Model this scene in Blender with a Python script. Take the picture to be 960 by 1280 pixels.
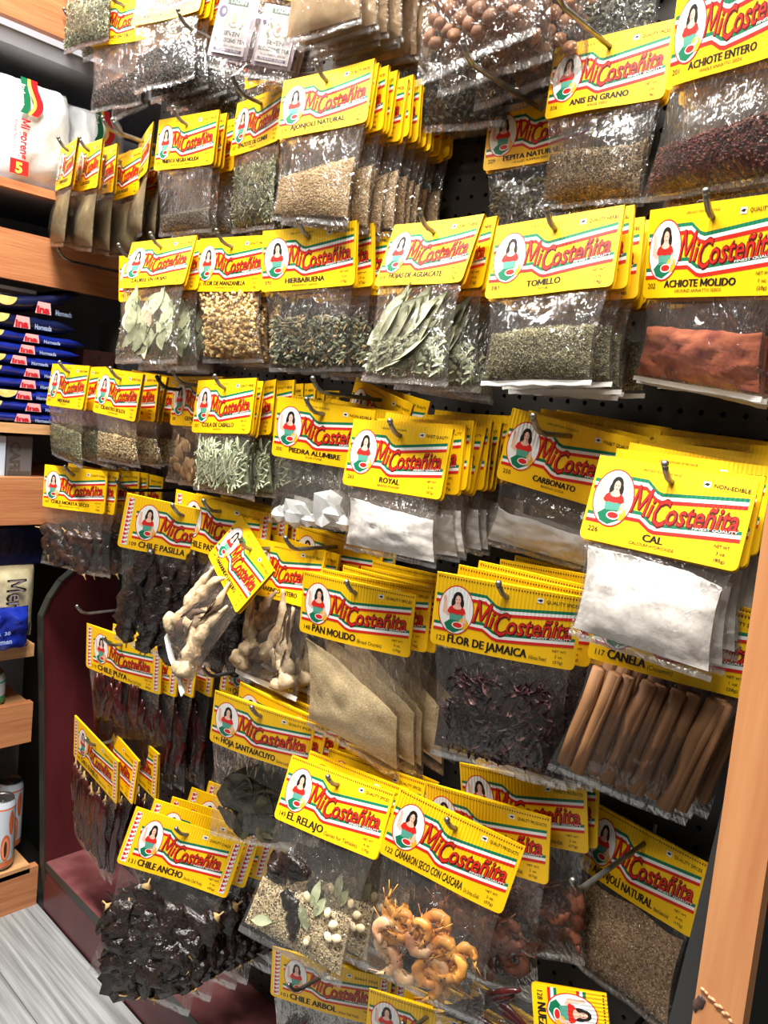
import bpy, bmesh, math, random
from mathutils import Vector, Matrix, noise as mnoise

# ------------------------------------------------------------------ camera, world, lights, exposure
sc = bpy.context.scene
for o in list(bpy.data.objects): bpy.data.objects.remove(o)
OZ = 1.237                                  # eye height above the floor (metres)
cam_d = bpy.data.cameras.new('camera'); cam = bpy.data.objects.new('camera', cam_d)
sc.collection.objects.link(cam); sc.camera = cam
cam_d.sensor_fit = 'VERTICAL'; cam_d.sensor_height = 24; cam_d.lens = 18.75
cam_d.clip_start = 0.02; cam_d.clip_end = 50
RX = Vector((0.72163866, 0.68322021, 0.1115697)); RD = Vector((0.16733593, -0.01576884, -0.98577382)); RF = Vector((-0.67174127, 0.73004212, -0.12570669))
cm = Matrix.Identity(4)
for i in range(3):
    cm[i][0] = RX[i]; cm[i][1] = -RD[i]; cm[i][2] = -RF[i]
cm[2][3] = OZ
cam.matrix_world = cm
w = bpy.data.worlds.new('shop'); sc.world = w; w.use_nodes = True
w.node_tree.nodes['Background'].inputs[0].default_value = (1.0, .97, .93, 1)
w.node_tree.nodes['Background'].inputs[1].default_value = 0.11
def area(name, loc, rot, sx, sy, power, col=(1, .96, .9)):
    d = bpy.data.lights.new(name, 'AREA'); d.shape = 'RECTANGLE'; d.size = sx; d.size_y = sy; d.energy = power; d.color = col
    o = bpy.data.objects.new(name, d); sc.collection.objects.link(o); o.location = loc; o.rotation_euler = rot
    return o
area('tube_and_fill_light', (-1.75, -.05, 3.25), (math.radians(14), 0, 0), 1.3, .2, 120)
area('tube_and_fill_light', (-.35, -.05, 3.25), (math.radians(14), 0, 0), 1.3, .2, 120)
area('tube_and_fill_light', (-.5, -1.6, 3.0), (math.radians(32), 0, 0), 1.3, .2, 22)  # weak front fill, added beside the two overhead tubes
sc.view_settings.view_transform = 'Standard'; sc.view_settings.look = 'None'
sc.view_settings.gamma = 1; sc.view_settings.use_curve_mapping = False
sc.view_settings.exposure = 0.24
sc.cycles.transparent_max_bounces = 28
sc.cycles.max_bounces = 7; sc.cycles.diffuse_bounces = 3; sc.cycles.glossy_bounces = 3

BOARD = 0.936                               # pegboard plane (y)
SHX = -1.70                                 # front plane of the side shelving (x)
R = random.Random(7)
PI = math.pi
C = sc.collection.objects

# ------------------------------------------------------------------ materials
def lin(c):
    return tuple(((v/255)/12.92 if v/255 <= .04045 else ((v/255+.055)/1.055)**2.4) for v in c) + (1,)
MAT = {}
def mat(name, col, rough=.5, col2=None, scale=40, bump=0, bscale=None, stretch=(1, 1, 1), metal=0, spec=.5, detail=4, voro=False, coat=0, contrast=(.35, .65)):
    if name in MAT: return MAT[name]
    m = bpy.data.materials.new(name); m.use_nodes = True; MAT[name] = m
    nt = m.node_tree; b = nt.nodes['Principled BSDF']
    b.inputs['Base Color'].default_value = lin(col); b.inputs['Roughness'].default_value = rough
    b.inputs['Metallic'].default_value = metal; b.inputs['Specular IOR Level'].default_value = spec
    if coat: b.inputs['Coat Weight'].default_value = coat; b.inputs['Coat Roughness'].default_value = .12
    if col2 or bump:
        tc = nt.nodes.new('ShaderNodeTexCoord'); mp = nt.nodes.new('ShaderNodeMapping'); mp.inputs['Scale'].default_value = stretch
        nt.links.new(tc.outputs['Object'], mp.inputs[0])
        def tex(s):
            if voro:
                n = nt.nodes.new('ShaderNodeTexVoronoi'); n.inputs['Scale'].default_value = s; nt.links.new(mp.outputs[0], n.inputs['Vector']); return n
            n = nt.nodes.new('ShaderNodeTexNoise'); n.inputs['Scale'].default_value = s; n.inputs['Detail'].default_value = detail
            nt.links.new(mp.outputs[0], n.inputs['Vector']); return n
        if col2:
            n = tex(scale); r = nt.nodes.new('ShaderNodeValToRGB')
            r.color_ramp.elements[0].position = contrast[0]; r.color_ramp.elements[1].position = contrast[1]
            r.color_ramp.elements[0].color = lin(col); r.color_ramp.elements[1].color = lin(col2)
            if voro:
                s = nt.nodes.new('ShaderNodeSeparateColor'); nt.links.new(n.outputs['Color'], s.inputs[0]); nt.links.new(s.outputs[0], r.inputs[0])
            else: nt.links.new(n.outputs[0], r.inputs[0])
            nt.links.new(r.outputs[0], b.inputs['Base Color'])
        if bump:
            n = tex(bscale or scale); bp = nt.nodes.new('ShaderNodeBump'); bp.inputs['Strength'].default_value = 1; bp.inputs['Distance'].default_value = bump
            if voro: bp.invert = True
            nt.links.new(n.outputs[0], bp.inputs['Height']); nt.links.new(bp.outputs[0], b.inputs['Normal'])
    return m

def film_mat(name, tint=(.95, .94, .92), base=.045, rough=.11, haze=.018, edge=.6):
    m = bpy.data.materials.new(name); m.use_nodes = True; MAT[name] = m
    nt = m.node_tree; nt.nodes.clear(); N = nt.nodes.new; L = nt.links.new
    out = N('ShaderNodeOutputMaterial'); tr = N('ShaderNodeBsdfTransparent'); tr.inputs[0].default_value = (*tint, 1)
    gl = N('ShaderNodeBsdfGlossy'); gl.inputs['Roughness'].default_value = rough
    df = N('ShaderNodeBsdfDiffuse'); df.inputs[0].default_value = (.85, .83, .8, 1)
    lw = N('ShaderNodeLayerWeight'); lw.inputs[0].default_value = .22
    tc = N('ShaderNodeTexCoord'); mp = N('ShaderNodeMapping'); mp.inputs['Scale'].default_value = (1.5, 1, .7); mp.inputs['Rotation'].default_value = (0, .5, 0)
    n1 = N('ShaderNodeTexNoise'); n1.inputs['Scale'].default_value = 26; n1.inputs['Detail'].default_value = 3; n1.inputs['Distortion'].default_value = 1.6
    n2 = N('ShaderNodeTexNoise'); n2.inputs['Scale'].default_value = 90; n2.inputs['Detail'].default_value = 2
    L(tc.outputs['Object'], mp.inputs[0]); L(mp.outputs[0], n1.inputs['Vector']); L(mp.outputs[0], n2.inputs['Vector'])
    rid = N('ShaderNodeMath'); rid.operation = 'SUBTRACT'; rid.inputs[1].default_value = .5; L(n1.outputs[0], rid.inputs[0])
    ab = N('ShaderNodeMath'); ab.operation = 'ABSOLUTE'; L(rid.outputs[0], ab.inputs[0])
    mm = N('ShaderNodeMath'); mm.operation = 'MINIMUM'; mm.inputs[1].default_value = .09; L(ab.outputs[0], mm.inputs[0])
    ad = N('ShaderNodeMath'); ad.operation = 'MULTIPLY_ADD'; ad.inputs[1].default_value = .12; L(n2.outputs[0], ad.inputs[0]); L(mm.outputs[0], ad.inputs[2])
    bp = N('ShaderNodeBump'); bp.inputs['Strength'].default_value = 1; bp.inputs['Distance'].default_value = .009; L(ad.outputs[0], bp.inputs['Height'])
    for s in (gl, lw, df): L(bp.outputs[0], s.inputs['Normal'])
    mu = N('ShaderNodeMath'); mu.operation = 'MULTIPLY_ADD'; mu.inputs[1].default_value = edge; mu.inputs[2].default_value = base; L(lw.outputs['Fresnel'], mu.inputs[0])
    mx = N('ShaderNodeMixShader'); mx.inputs[0].default_value = haze; L(tr.outputs[0], mx.inputs[1]); L(df.outputs[0], mx.inputs[2])
    m2 = N('ShaderNodeMixShader'); L(mu.outputs[0], m2.inputs[0]); L(mx.outputs[0], m2.inputs[1]); L(gl.outputs[0], m2.inputs[2])
    L(m2.outputs[0], out.inputs[0])
    return m
FILM = film_mat('clear_film')
SEAM = film_mat('sealed_film', base=.22, rough=.2, haze=.07, edge=.5)
FOILWHITE = mat('white_foil_seal', (225, 222, 216), .25, bump=.0008, bscale=120)

def card_mat(name, col, col2):
    m = mat(name, col, .42, col2, scale=9, spec=.45)
    nt = m.node_tree; b = nt.nodes['Principled BSDF']
    tc = nt.nodes.new('ShaderNodeTexCoord'); sp = nt.nodes.new('ShaderNodeSeparateXYZ'); nt.links.new(tc.outputs['Object'], sp.inputs[0])
    a = nt.nodes.new('ShaderNodeMath'); a.operation = 'MULTIPLY'; a.inputs[1].default_value = 2*PI/.0042; nt.links.new(sp.outputs[0], a.inputs[0])
    s = nt.nodes.new('ShaderNodeMath'); s.operation = 'SINE'; nt.links.new(a.outputs[0], s.inputs[0])
    fz = nt.nodes.new('ShaderNodeMapRange'); fz.inputs[1].default_value = -.035; fz.inputs[2].default_value = -.01; nt.links.new(sp.outputs[2], fz.inputs[0])
    k = nt.nodes.new('ShaderNodeMath'); k.operation = 'MULTIPLY'; nt.links.new(s.outputs[0], k.inputs[0]); nt.links.new(fz.outputs[0], k.inputs[1])
    bp = nt.nodes.new('ShaderNodeBump'); bp.inputs['Distance'].default_value = .00022; bp.inputs['Strength'].default_value = .8
    nt.links.new(k.outputs[0], bp.inputs['Height']); nt.links.new(bp.outputs[0], b.inputs['Normal'])
    return m
P_Y = card_mat('yellow_card', (250, 200, 8), (247, 190, 4))
P_BACK = mat('card_back', (232, 222, 200), .6)
P_G = card_mat('print_green', (10, 120, 82), (6, 108, 72))
P_W = card_mat('print_white', (240, 240, 236), (232, 232, 228))
P_R = card_mat('print_red', (214, 42, 28), (204, 32, 24))
P_M = card_mat('print_dark_red', (96, 20, 16), (84, 14, 12))
P_K = card_mat('print_black', (24, 20, 16), (30, 24, 18))
P_S = card_mat('print_skin', (236, 190, 168), (230, 180, 158))
P_T = card_mat('print_teal', (96, 168, 150), (80, 150, 132))
P_O = card_mat('print_orange_yellow', (238, 180, 40), (228, 168, 30))
CARD_MATS = [P_Y, P_BACK, P_G, P_W, P_R, P_M, P_K, P_S, P_T, P_O]
YI, BI, GI, WI, RI, MI, KI, SI, TI, OI = range(10)

METAL = mat('zinc_hook', (150, 150, 146), .35, (120, 118, 112), scale=60, metal=.85)
HOOKBLK = mat('dark_hook', (62, 60, 58), .4, metal=.6)
WOOD = mat('lumber', (206, 146, 96), .5, (182, 116, 72), scale=5, stretch=(13, 6, .8), bump=.0003, bscale=22, detail=8, contrast=(.25, .8))
WOODR = mat('rail_lumber', (205, 140, 92), .5, (178, 108, 68), scale=7, stretch=(3, .8, 12), bump=.0006, bscale=22, detail=8, contrast=(.3, .72))
WOODEDGE = mat('lumber_edge', (222, 172, 118), .55, (200, 146, 96), scale=8, stretch=(5, 1, 9), detail=6)
MAROON = mat('maroon_laminate', (92, 34, 38), .32, (74, 26, 30), scale=14, stretch=(1, 1, .3))
MAROONTOP = mat('maroon_laminate_pale', (128, 78, 78), .4, (104, 54, 56), scale=22)  # paler, mottled maroon for the top board of the base
BLKTRIM = mat('black_edge_trim', (50, 50, 46), .45)
PEG = mat('black_pegboard', (52, 49, 46), .55, (44, 42, 40), scale=30)
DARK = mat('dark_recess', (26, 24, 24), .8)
GREYBACK = mat('grey_back_panel', (150, 150, 156), .7, (132, 132, 138), scale=3)
FLOORM = mat('grey_wood_floor', (172, 174, 174), .45, (98, 100, 102), scale=5, stretch=(.7, 22, 1), bump=.0003, bscale=30, detail=9, contrast=(.25, .75))

# ------------------------------------------------------------------ mesh helpers
class MB:
    def __init__(s): s.v = []; s.f = []; s.m = []
    def add(s, vs, fs, mi=0):
        k = len(s.v); s.v += [tuple(p) for p in vs]; s.f += [tuple(i+k for i in f) for f in fs]; s.m += [mi]*len(fs)
    def box(s, x0, x1, y0, y1, z0, z1, mi=0):
        s.add([(x0,y0,z0),(x1,y0,z0),(x1,y1,z0),(x0,y1,z0),(x0,y0,z1),(x1,y0,z1),(x1,y1,z1),(x0,y1,z1)],
              [(0,3,2,1),(4,5,6,7),(0,1,5,4),(1,2,6,5),(2,3,7,6),(3,0,4,7)], mi)
    def tube(s, pts, rad, n=8, mi=0, sq=1.0, caps=True, wr=0, seed=0):
        pts = [Vector(p) for p in pts]; rs = rad if isinstance(rad, (list, tuple)) else [rad]*len(pts)
        k = len(s.v); up = Vector((0, 1, 0))
        for i, p in enumerate(pts):
            d = (pts[min(i+1, len(pts)-1)]-pts[max(i-1, 0)]).normalized()
            a = up.cross(d)
            if a.length < .05: a = Vector((1, 0, 0)).cross(d)
            a.normalize(); b = d.cross(a).normalized()
            for j in range(n):
                t = 2*PI*j/n; r = rs[i]
                if wr: r *= 1 + wr*mnoise.noise(Vector((math.cos(t)*1.6+seed, math.sin(t)*1.6, i*.55+seed*3)))
                q = p + a*(math.cos(t)*r) + b*(math.sin(t)*r*sq)
                s.v.append(tuple(q))
        for i in range(len(pts)-1):
            for j in range(n):
                s.f.append((k+i*n+j, k+i*n+(j+1) % n, k+(i+1)*n+(j+1) % n, k+(i+1)*n+j)); s.m.append(mi)
        if caps:
            s.f.append(tuple(k+j for j in range(n))[::-1]); s.m.append(mi)
            e = k+(len(pts)-1)*n; s.f.append(tuple(e+j for j in range(n))); s.m.append(mi)
    def blob(s, c, r, n=8, m=5, mi=0, wr=0, seed=0, rot=None):
        k = len(s.v); c = Vector(c)
        for i in range(m+1):
            ph = PI*i/m
            for j in range(n):
                t = 2*PI*j/n; u = Vector((math.sin(ph)*math.cos(t), math.sin(ph)*math.sin(t), math.cos(ph)))
                f = 1 + (wr*mnoise.noise(u*2.2+Vector((seed, seed*2, 0))) if wr else 0)
                q = Vector((u.x*r[0]*f, u.y*r[1]*f, u.z*r[2]*f))
                if rot is not None: q = rot @ q
                s.v.append(tuple(c+q))
        for i in range(m):
            for j in range(n):
                s.f.append((k+i*n+j, k+(i+1)*n+j, k+(i+1)*n+(j+1) % n, k+i*n+(j+1) % n)); s.m.append(mi)
    def octa(s, c, a, b, d, mi=0):
        c = Vector(c); s.add([c+a, c-a, c+b, c-b, c+d, c-d], [(0,2,4),(2,1,4),(1,3,4),(3,0,4),(2,0,5),(1,2,5),(3,1,5),(0,3,5)], mi)
    def mesh(s, name, mats, smooth=False):
        me = bpy.data.meshes.new(name); me.from_pydata(s.v, [], s.f)
        for m in (mats if isinstance(mats, (list, tuple)) else [mats]): me.materials.append(m)
        me.polygons.foreach_set('material_index', s.m)
        if smooth: me.polygons.foreach_set('use_smooth', [True]*len(s.f))
        me.update(); return me
def link(name, me, parent=None, loc=None, label=None, cat=None, group=None, kind=None):
    o = bpy.data.objects.new(name, me); C.link(o)
    if parent: o.parent = parent
    if loc is not None: o.location = loc
    for k, v in (('label', label), ('category', cat), ('group', group), ('kind', kind)):
        if v: o[k] = v
    return o
def Z(z): return z + OZ
_txt = {}
def glyph_m(bold):
    w = .095+bold*1.2; h = .70+bold; W_ = .74; c = W_/2; lo = -bold
    P = [[(0, lo), (w, lo), (w, h), (0, h)], [(W_-w, lo), (W_, lo), (W_, h), (W_-w, h)],
         [(0, h), (w*1.1, h), (c+w*.5, .12), (c-w*.5, .12)], [(W_-w*1.1, h), (W_, h), (c+w*.5, .12), (c-w*.5, .12)]]
    vs, fs = [], []
    for p in P: fs.append(tuple(range(len(vs), len(vs)+4))); vs += p
    return vs, fs, W_
def text_geo(s, bold=0.0, res=2):
    """lettering outlines; the capital M is drawn with open, straight strokes so that it stays legible"""
    if 'M' not in s: return text_raw(s, bold, res)
    vs, fs, x = [], [], 0.0; parts = s.split('M')
    for i, p in enumerate(parts):
        if i:
            a, f, wd = glyph_m(bold); k = len(vs); vs += [(q[0]+x, q[1]) for q in a]; fs += [tuple(j+k for j in g) for g in f]; x += wd+.09
        if p.strip():
            x += .28*(len(p)-len(p.lstrip())); a, f, wd = text_raw(p.strip(), bold, res); k = len(vs)
            vs += [(q[0]+x, q[1]) for q in a]; fs += [tuple(j+k for j in g) for g in f]; x += wd+.08+.28*(len(p)-len(p.rstrip()))
        else: x += .28*len(p)
    return vs, fs, max(x-.08, .1)
def text_raw(s, bold=0.0, res=2):
    key = (s, bold)
    if key in _txt: return _txt[key]
    cu = bpy.data.curves.new('t', 'FONT'); cu.body = s; cu.size = 1; cu.resolution_u = res; cu.offset = bold; cu.fill_mode = 'FRONT'
    ob = bpy.data.objects.new('t', cu); me = bpy.data.meshes.new_from_object(ob)
    vs = [(v.co.x, v.co.y) for v in me.vertices]; fs = [tuple(p.vertices) for p in me.polygons if abs(p.normal.z) > .5]
    if vs:
        x0 = min(v[0] for v in vs); x1 = max(v[0] for v in vs)
        vs = [(v[0]-x0, v[1]) for v in vs]; wd = x1-x0
    else: wd = 1
    bpy.data.objects.remove(ob); bpy.data.curves.remove(cu); bpy.data.meshes.remove(me)
    _txt[key] = (vs, fs, wd); return _txt[key]

# ------------------------------------------------------------------ printed header cards
SIZE = {'S': (.150, .086), 'M': (.163, .087), 'L': (.190, .094)}
def bend(kind, var):
    W, H = SIZE[kind]; rr = random.Random(var*17+ord(kind))
    a = rr.uniform(-.004, .004); b = rr.uniform(-.0025, .0025); c = rr.uniform(0, 6); k = rr.uniform(.5, 1.0)
    def f(x, z):
        u = x/W
        return -(.0012 + (.2*H-z)/H*.0022) + a*(4*u*u-.5) + b*math.sin(u*7+c)*(.2*H-z)/H*k
    return f
class Art:
    """flat print lifted onto the bent card: u right, v down, both 0..1"""
    def __init__(s, mb, kind, var): s.mb = mb; s.W, s.H = SIZE[kind]; s.b = bend(kind, var)
    def P(s, u, v, lay): x = (u-.5)*s.W; z = (.2-v)*s.H; return (x, s.b(x, z)-.00012-.00009*lay, z)
    def poly(s, pts, mi, lay): s.mb.add([s.P(u, v, lay) for u, v in pts], [tuple(range(len(pts)))[::-1]], mi)
    def strip(s, top, bot, mi, lay):
        n = len(top); vs = [s.P(u, v, lay) for u, v in top]+[s.P(u, v, lay) for u, v in bot]
        s.mb.add(vs, [(i, n+i, n+i+1, i+1) for i in range(n-1)], mi)
    def ell(s, u, v, ru, rv, mi, lay, n=20, a0=0, a1=2*PI):
        s.mb.add([s.P(u, v, lay)]+[s.P(u+ru*math.cos(a0+(a1-a0)*i/n), v+rv*math.sin(a0+(a1-a0)*i/n), lay) for i in range(n+1)], [(0, i+1, i+2)[::-1] for i in range(n)], mi)
    def text(s, st, u0, u1, v0, h, mi, lay, bold=0, slope=0, shear=0, fit=True, maxw=None):
        """baseline starts at (u0,v0); h = cap height in v; fitted to u0..u1 if fit"""
        vs, fs, wd = text_geo(st, bold)
        k = h/.73; ks = (u1-u0)/wd if fit else k*s.H/s.W*.8
        if not fit and wd*ks > (u1-u0): ks = (u1-u0)/wd
        s.mb.add([s.P(u0+x*ks+shear*y*k*s.H/s.W, v0-y*k+slope*(x*ks), lay) for x, y in vs], [f for f in fs], mi)
def sm(a, b, x): t = max(0, min(1, (x-a)/(b-a))); return t*t*(3-2*t)
def wave(u, a, b, c, d):            # a left, b beside the oval, c after the step, d right edge
    if u < .2: return a
    if u < .36: return b
    return b+(c-b)*sm(.34, .46, u) + (0 if u < .46 else (d-c)*(u-.46)/.54)
TAGS = {}
def card_mesh(kind, var, tag):
    key = (kind, var, tag)
    if key in TAGS: return TAGS[key]
    W, H = SIZE[kind]; mb = MB(); b = bend(kind, var)
    # front sheet, fold, back sheet
    xs = [-W/2, -W/2+.0012, -W/2+.0035, -W/2+.007] + [W*(i/16-.5) for i in range(2, 15)] + [W/2-.007, W/2-.0035, W/2-.0012, W/2]
    r = .006; n = len(xs); rows = 7
    def zb(x):
        d = r-(W/2-abs(x))
        return -.8*H + (r-math.sqrt(max(0, r*r-d*d)) if d > 0 else 0)
    for side in (0, 1):
        vs = []
        for j in range(rows+1):
            for x in xs:
                z = .2*H + (zb(x)-.2*H)*j/rows
                y = b(x, z) if side == 0 else -b(x, z)*.35 + .0015 + (b(x, .2*H)*.65)*0
                vs.append((x, y, z - (0.0015*j/rows if side else 0)))
        fs = [(j*n+i, (j+1)*n+i, (j+1)*n+i+1, j*n+i+1) for j in range(rows) for i in range(n-1)]
        if side: fs = [f[::-1] for f in fs]
        mb.add(vs, fs, YI if side == 0 else YI)
    # inner faces of both sheets (white board) a hair apart, and the fold
    m = len(mb.v)//2
    mb.f += [(i, i+1, m+i+1, m+i) for i in range(n-1)]; mb.m += [YI]*(n-1)
    A = Art(mb, kind, var)
    us = [.015]+[i/28 for i in range(1, 28)]+[.975]
    if kind == 'L': us = [u for u in us if .1 < u < .9]
    lo, hi = us[0], us[-1]
    for (a, b2, c, d) in ((.27, .19, .315, .20), (.66, .565, .665, .565)):
        t = .042
        for q, mi in enumerate((GI, WI, RI)):
            A.strip([(u, wave(u, a, b2, c, d)+q*t) for u in us], [(u, wave(u, a, b2, c, d)+(q+1)*t) for u in us], mi, 1)
    # portrait medallion
    cu, cv = (.16, .47) if kind != 'L' else (.215, .45)
    ru, rv = .128, .325
    if kind != 'S': ru = .118; rv = .325
    if kind == 'L': ru = .095
    A.ell(cu, cv, ru*1.06, rv*1.05, RI, 2, 28); A.ell(cu, cv, ru, rv, WI, 3, 28)
    def e(x, y, rx, ry, mi, lay, **k): A.ell(cu+x*ru, cv+y*rv, rx*ru, ry*rv, mi, lay, 14, **k)
    def pl(p, mi, lay): A.poly([(cu+x*ru, cv+y*rv) for x, y in p], mi, lay)
    e(.05, -.52, .30, .27, KI, 4); e(-.12, -.3, .2, .27, KI, 4); e(.26, -.3, .17, .25, KI, 4)
    pl([(-.75, -.42), (-.62, -.5), (-.52, .05), (-.3, .12), (-.42, .3), (-.78, .15)], SI, 4)        # raised arm
    e(-.7, -.46, .1, .1, SI, 5)
    pl([(-.04, -.34), (.18, -.34), (.3, -.1), (-.2, -.1)], SI, 5)                                   # neck
    e(.06, -.44, .165, .2, SI, 6)
    e(-.01, -.46, .028, .02, KI, 7); e(.13, -.46, .028, .02, KI, 7); e(.06, -.33, .05, .018, RI, 7)
    pl([(-.4, .05), (.48, .05), (.4, .45), (-.3, .5)], TI, 5)
    pl([(-.62, .62), (-.3, .42), (.45, .42), (.5, .75), (0, .96), (-.42, .86)], GI, 5)
    e(.04, -.02, .5, .19, RI, 6, ); e(-.3, .06, .2, .11, RI, 6); e(.38, .06, .2, .11, RI, 6); e(.05, -.14, .26, .1, SI, 7)
    pl([(.5, .08), (.62, .2), (.66, .48), (.2, .66), (.18, .54), (.46, .4)], SI, 6)                 # arm around the dish
    e(.52, .52, .3, .24, OI, 5); e(.18, .62, .34, .15, WI, 7); e(.18, .61, .28, .11, RI, 8)
    # brand lettering
    x0 = .275 if kind != 'L' else .32; xe = .945 if kind != 'L' else .86
    k_ = (xe-x0)/.67
    for dx, dy, mi, lay, bo in ((.005, .010, MI, 2, .03), (0, 0, MI, 3, .028), (0, 0, RI, 4, .002)):
        A.text('M', x0+.005+dx, x0+.105*k_+dx, .585+dy, .33, mi, lay, bo*.6, .30, .16)
        A.text('i', x0+.117*k_+dx, x0+.137*k_+dx, .61+dy, .23, mi, lay, bo*.6, 0, .2)
        A.text('C', x0+.145*k_+dx, x0+.235*k_+dx, .70+dy, .33, mi, lay, bo, -.15, .14)
        A.text('osteñita', x0+.235*k_+dx, xe+dx, .658+dy, .265, mi, lay, bo, -.155, .10)
    A.text('FINEST QUALITY', .69 if kind != 'L' else .64, hi-.02, .655, .027, WI, 5, .01, -.19)
    A.text(tag, .755 if kind != 'L' else .70, hi-.005, .155 if kind != 'L' else .17, .045, KI, 2, .012)
    q0 = .69 if kind != 'L' else .635
    A.poly([(q0, .10), (q0+.045, .10), (q0+.045, .165), (q0, .165)], WI, 2)
    A.poly([(q0+.004, .135), (q0+.02, .115), (q0+.041, .12), (q0+.03, .15)], KI, 3)
    if kind == 'S': A.text('OPEN BOTTOM OF PACKAGE', .30, .55, .10, .028, KI, 2)
    if kind == 'M':
        for i in range(52):
            u = .015+i*.97/51.5
            for vv in (.035,): A.poly([(u, vv), (u+.009, vv), (u+.009, vv+.02), (u, vv+.02)], MI, 2)
        A.strip([(.01, .026), (.99, .026)], [(.01, .031), (.99, .031)], RI, 2)
    if kind == 'L':
        for ub in (.025, .915):
            A.strip([(ub, .06), (ub+.05, .06)], [(ub, .94), (ub+.05, .94)], WI, 2)
            for i in range(11):
                v = .065+i*.079
                A.poly([(ub+.006, v), (ub+.044, v+.036), (ub+.006, v+.072)], RI, 3)
                A.poly([(ub+.046, v+.004), (ub+.046, v+.068), (ub+.022, v+.036)][::-1] if False else [(ub+.047, v), (ub+.047, v+.032), (ub+.03, v+.012)], KI, 3)
    me = mb.mesh('header_card', CARD_MATS); TAGS[key] = me
    return me
def name_mesh(kind, var, code, name, sub, wt):
    mb = MB(); A = Art(mb, kind, var)
    if kind == 'S':
        A.text(code, .045, .11, .89, .06, 0, 2, .008)
        wd = min(.60, .036*len(name)+.02); c = .47 if len(name) < 14 else .45
        for q in (-.003, 0, .003): A.text(name, c-wd/2+q, c+wd/2+q, .885, .084, 0, 2, .005)
        if sub: w2 = min(.34, .017*len(sub)); A.text(sub, c-w2/2, c+w2/2, .945, .036, 0, 2, .004)
    else:
        u = .045 if kind == 'M' else .095
        A.text(code, u, u+.06, .925, .075, 0, 2, .01)
        wd = min(.55 if kind == 'M' else .40, .040*len(name)); e_ = .003*min(1, wd/len(name)/.036)**2.5
        for q in (-e_, 0, e_): A.text(name, u+.08+q, u+.08+wd+q, .93, .118, 0, 2, .008)
        if sub: A.text(sub, u+.095+wd, min(.81 if kind == 'M' else .76, u+.095+wd+.0155*len(sub)), .935, .06, 0, 2, .004)
    uu = .84 if kind != 'L' else .80
    A.text('NET WT.', uu, uu+.095, .79, .035, 0, 2, .008); A.text(wt[0], uu+.02, uu+.075, .865, .038, 0, 2, .008); A.text(wt[1], uu+.015, uu+.08, .94, .038, 0, 2, .008)
    return mb.mesh('product_lettering', P_K)

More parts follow.
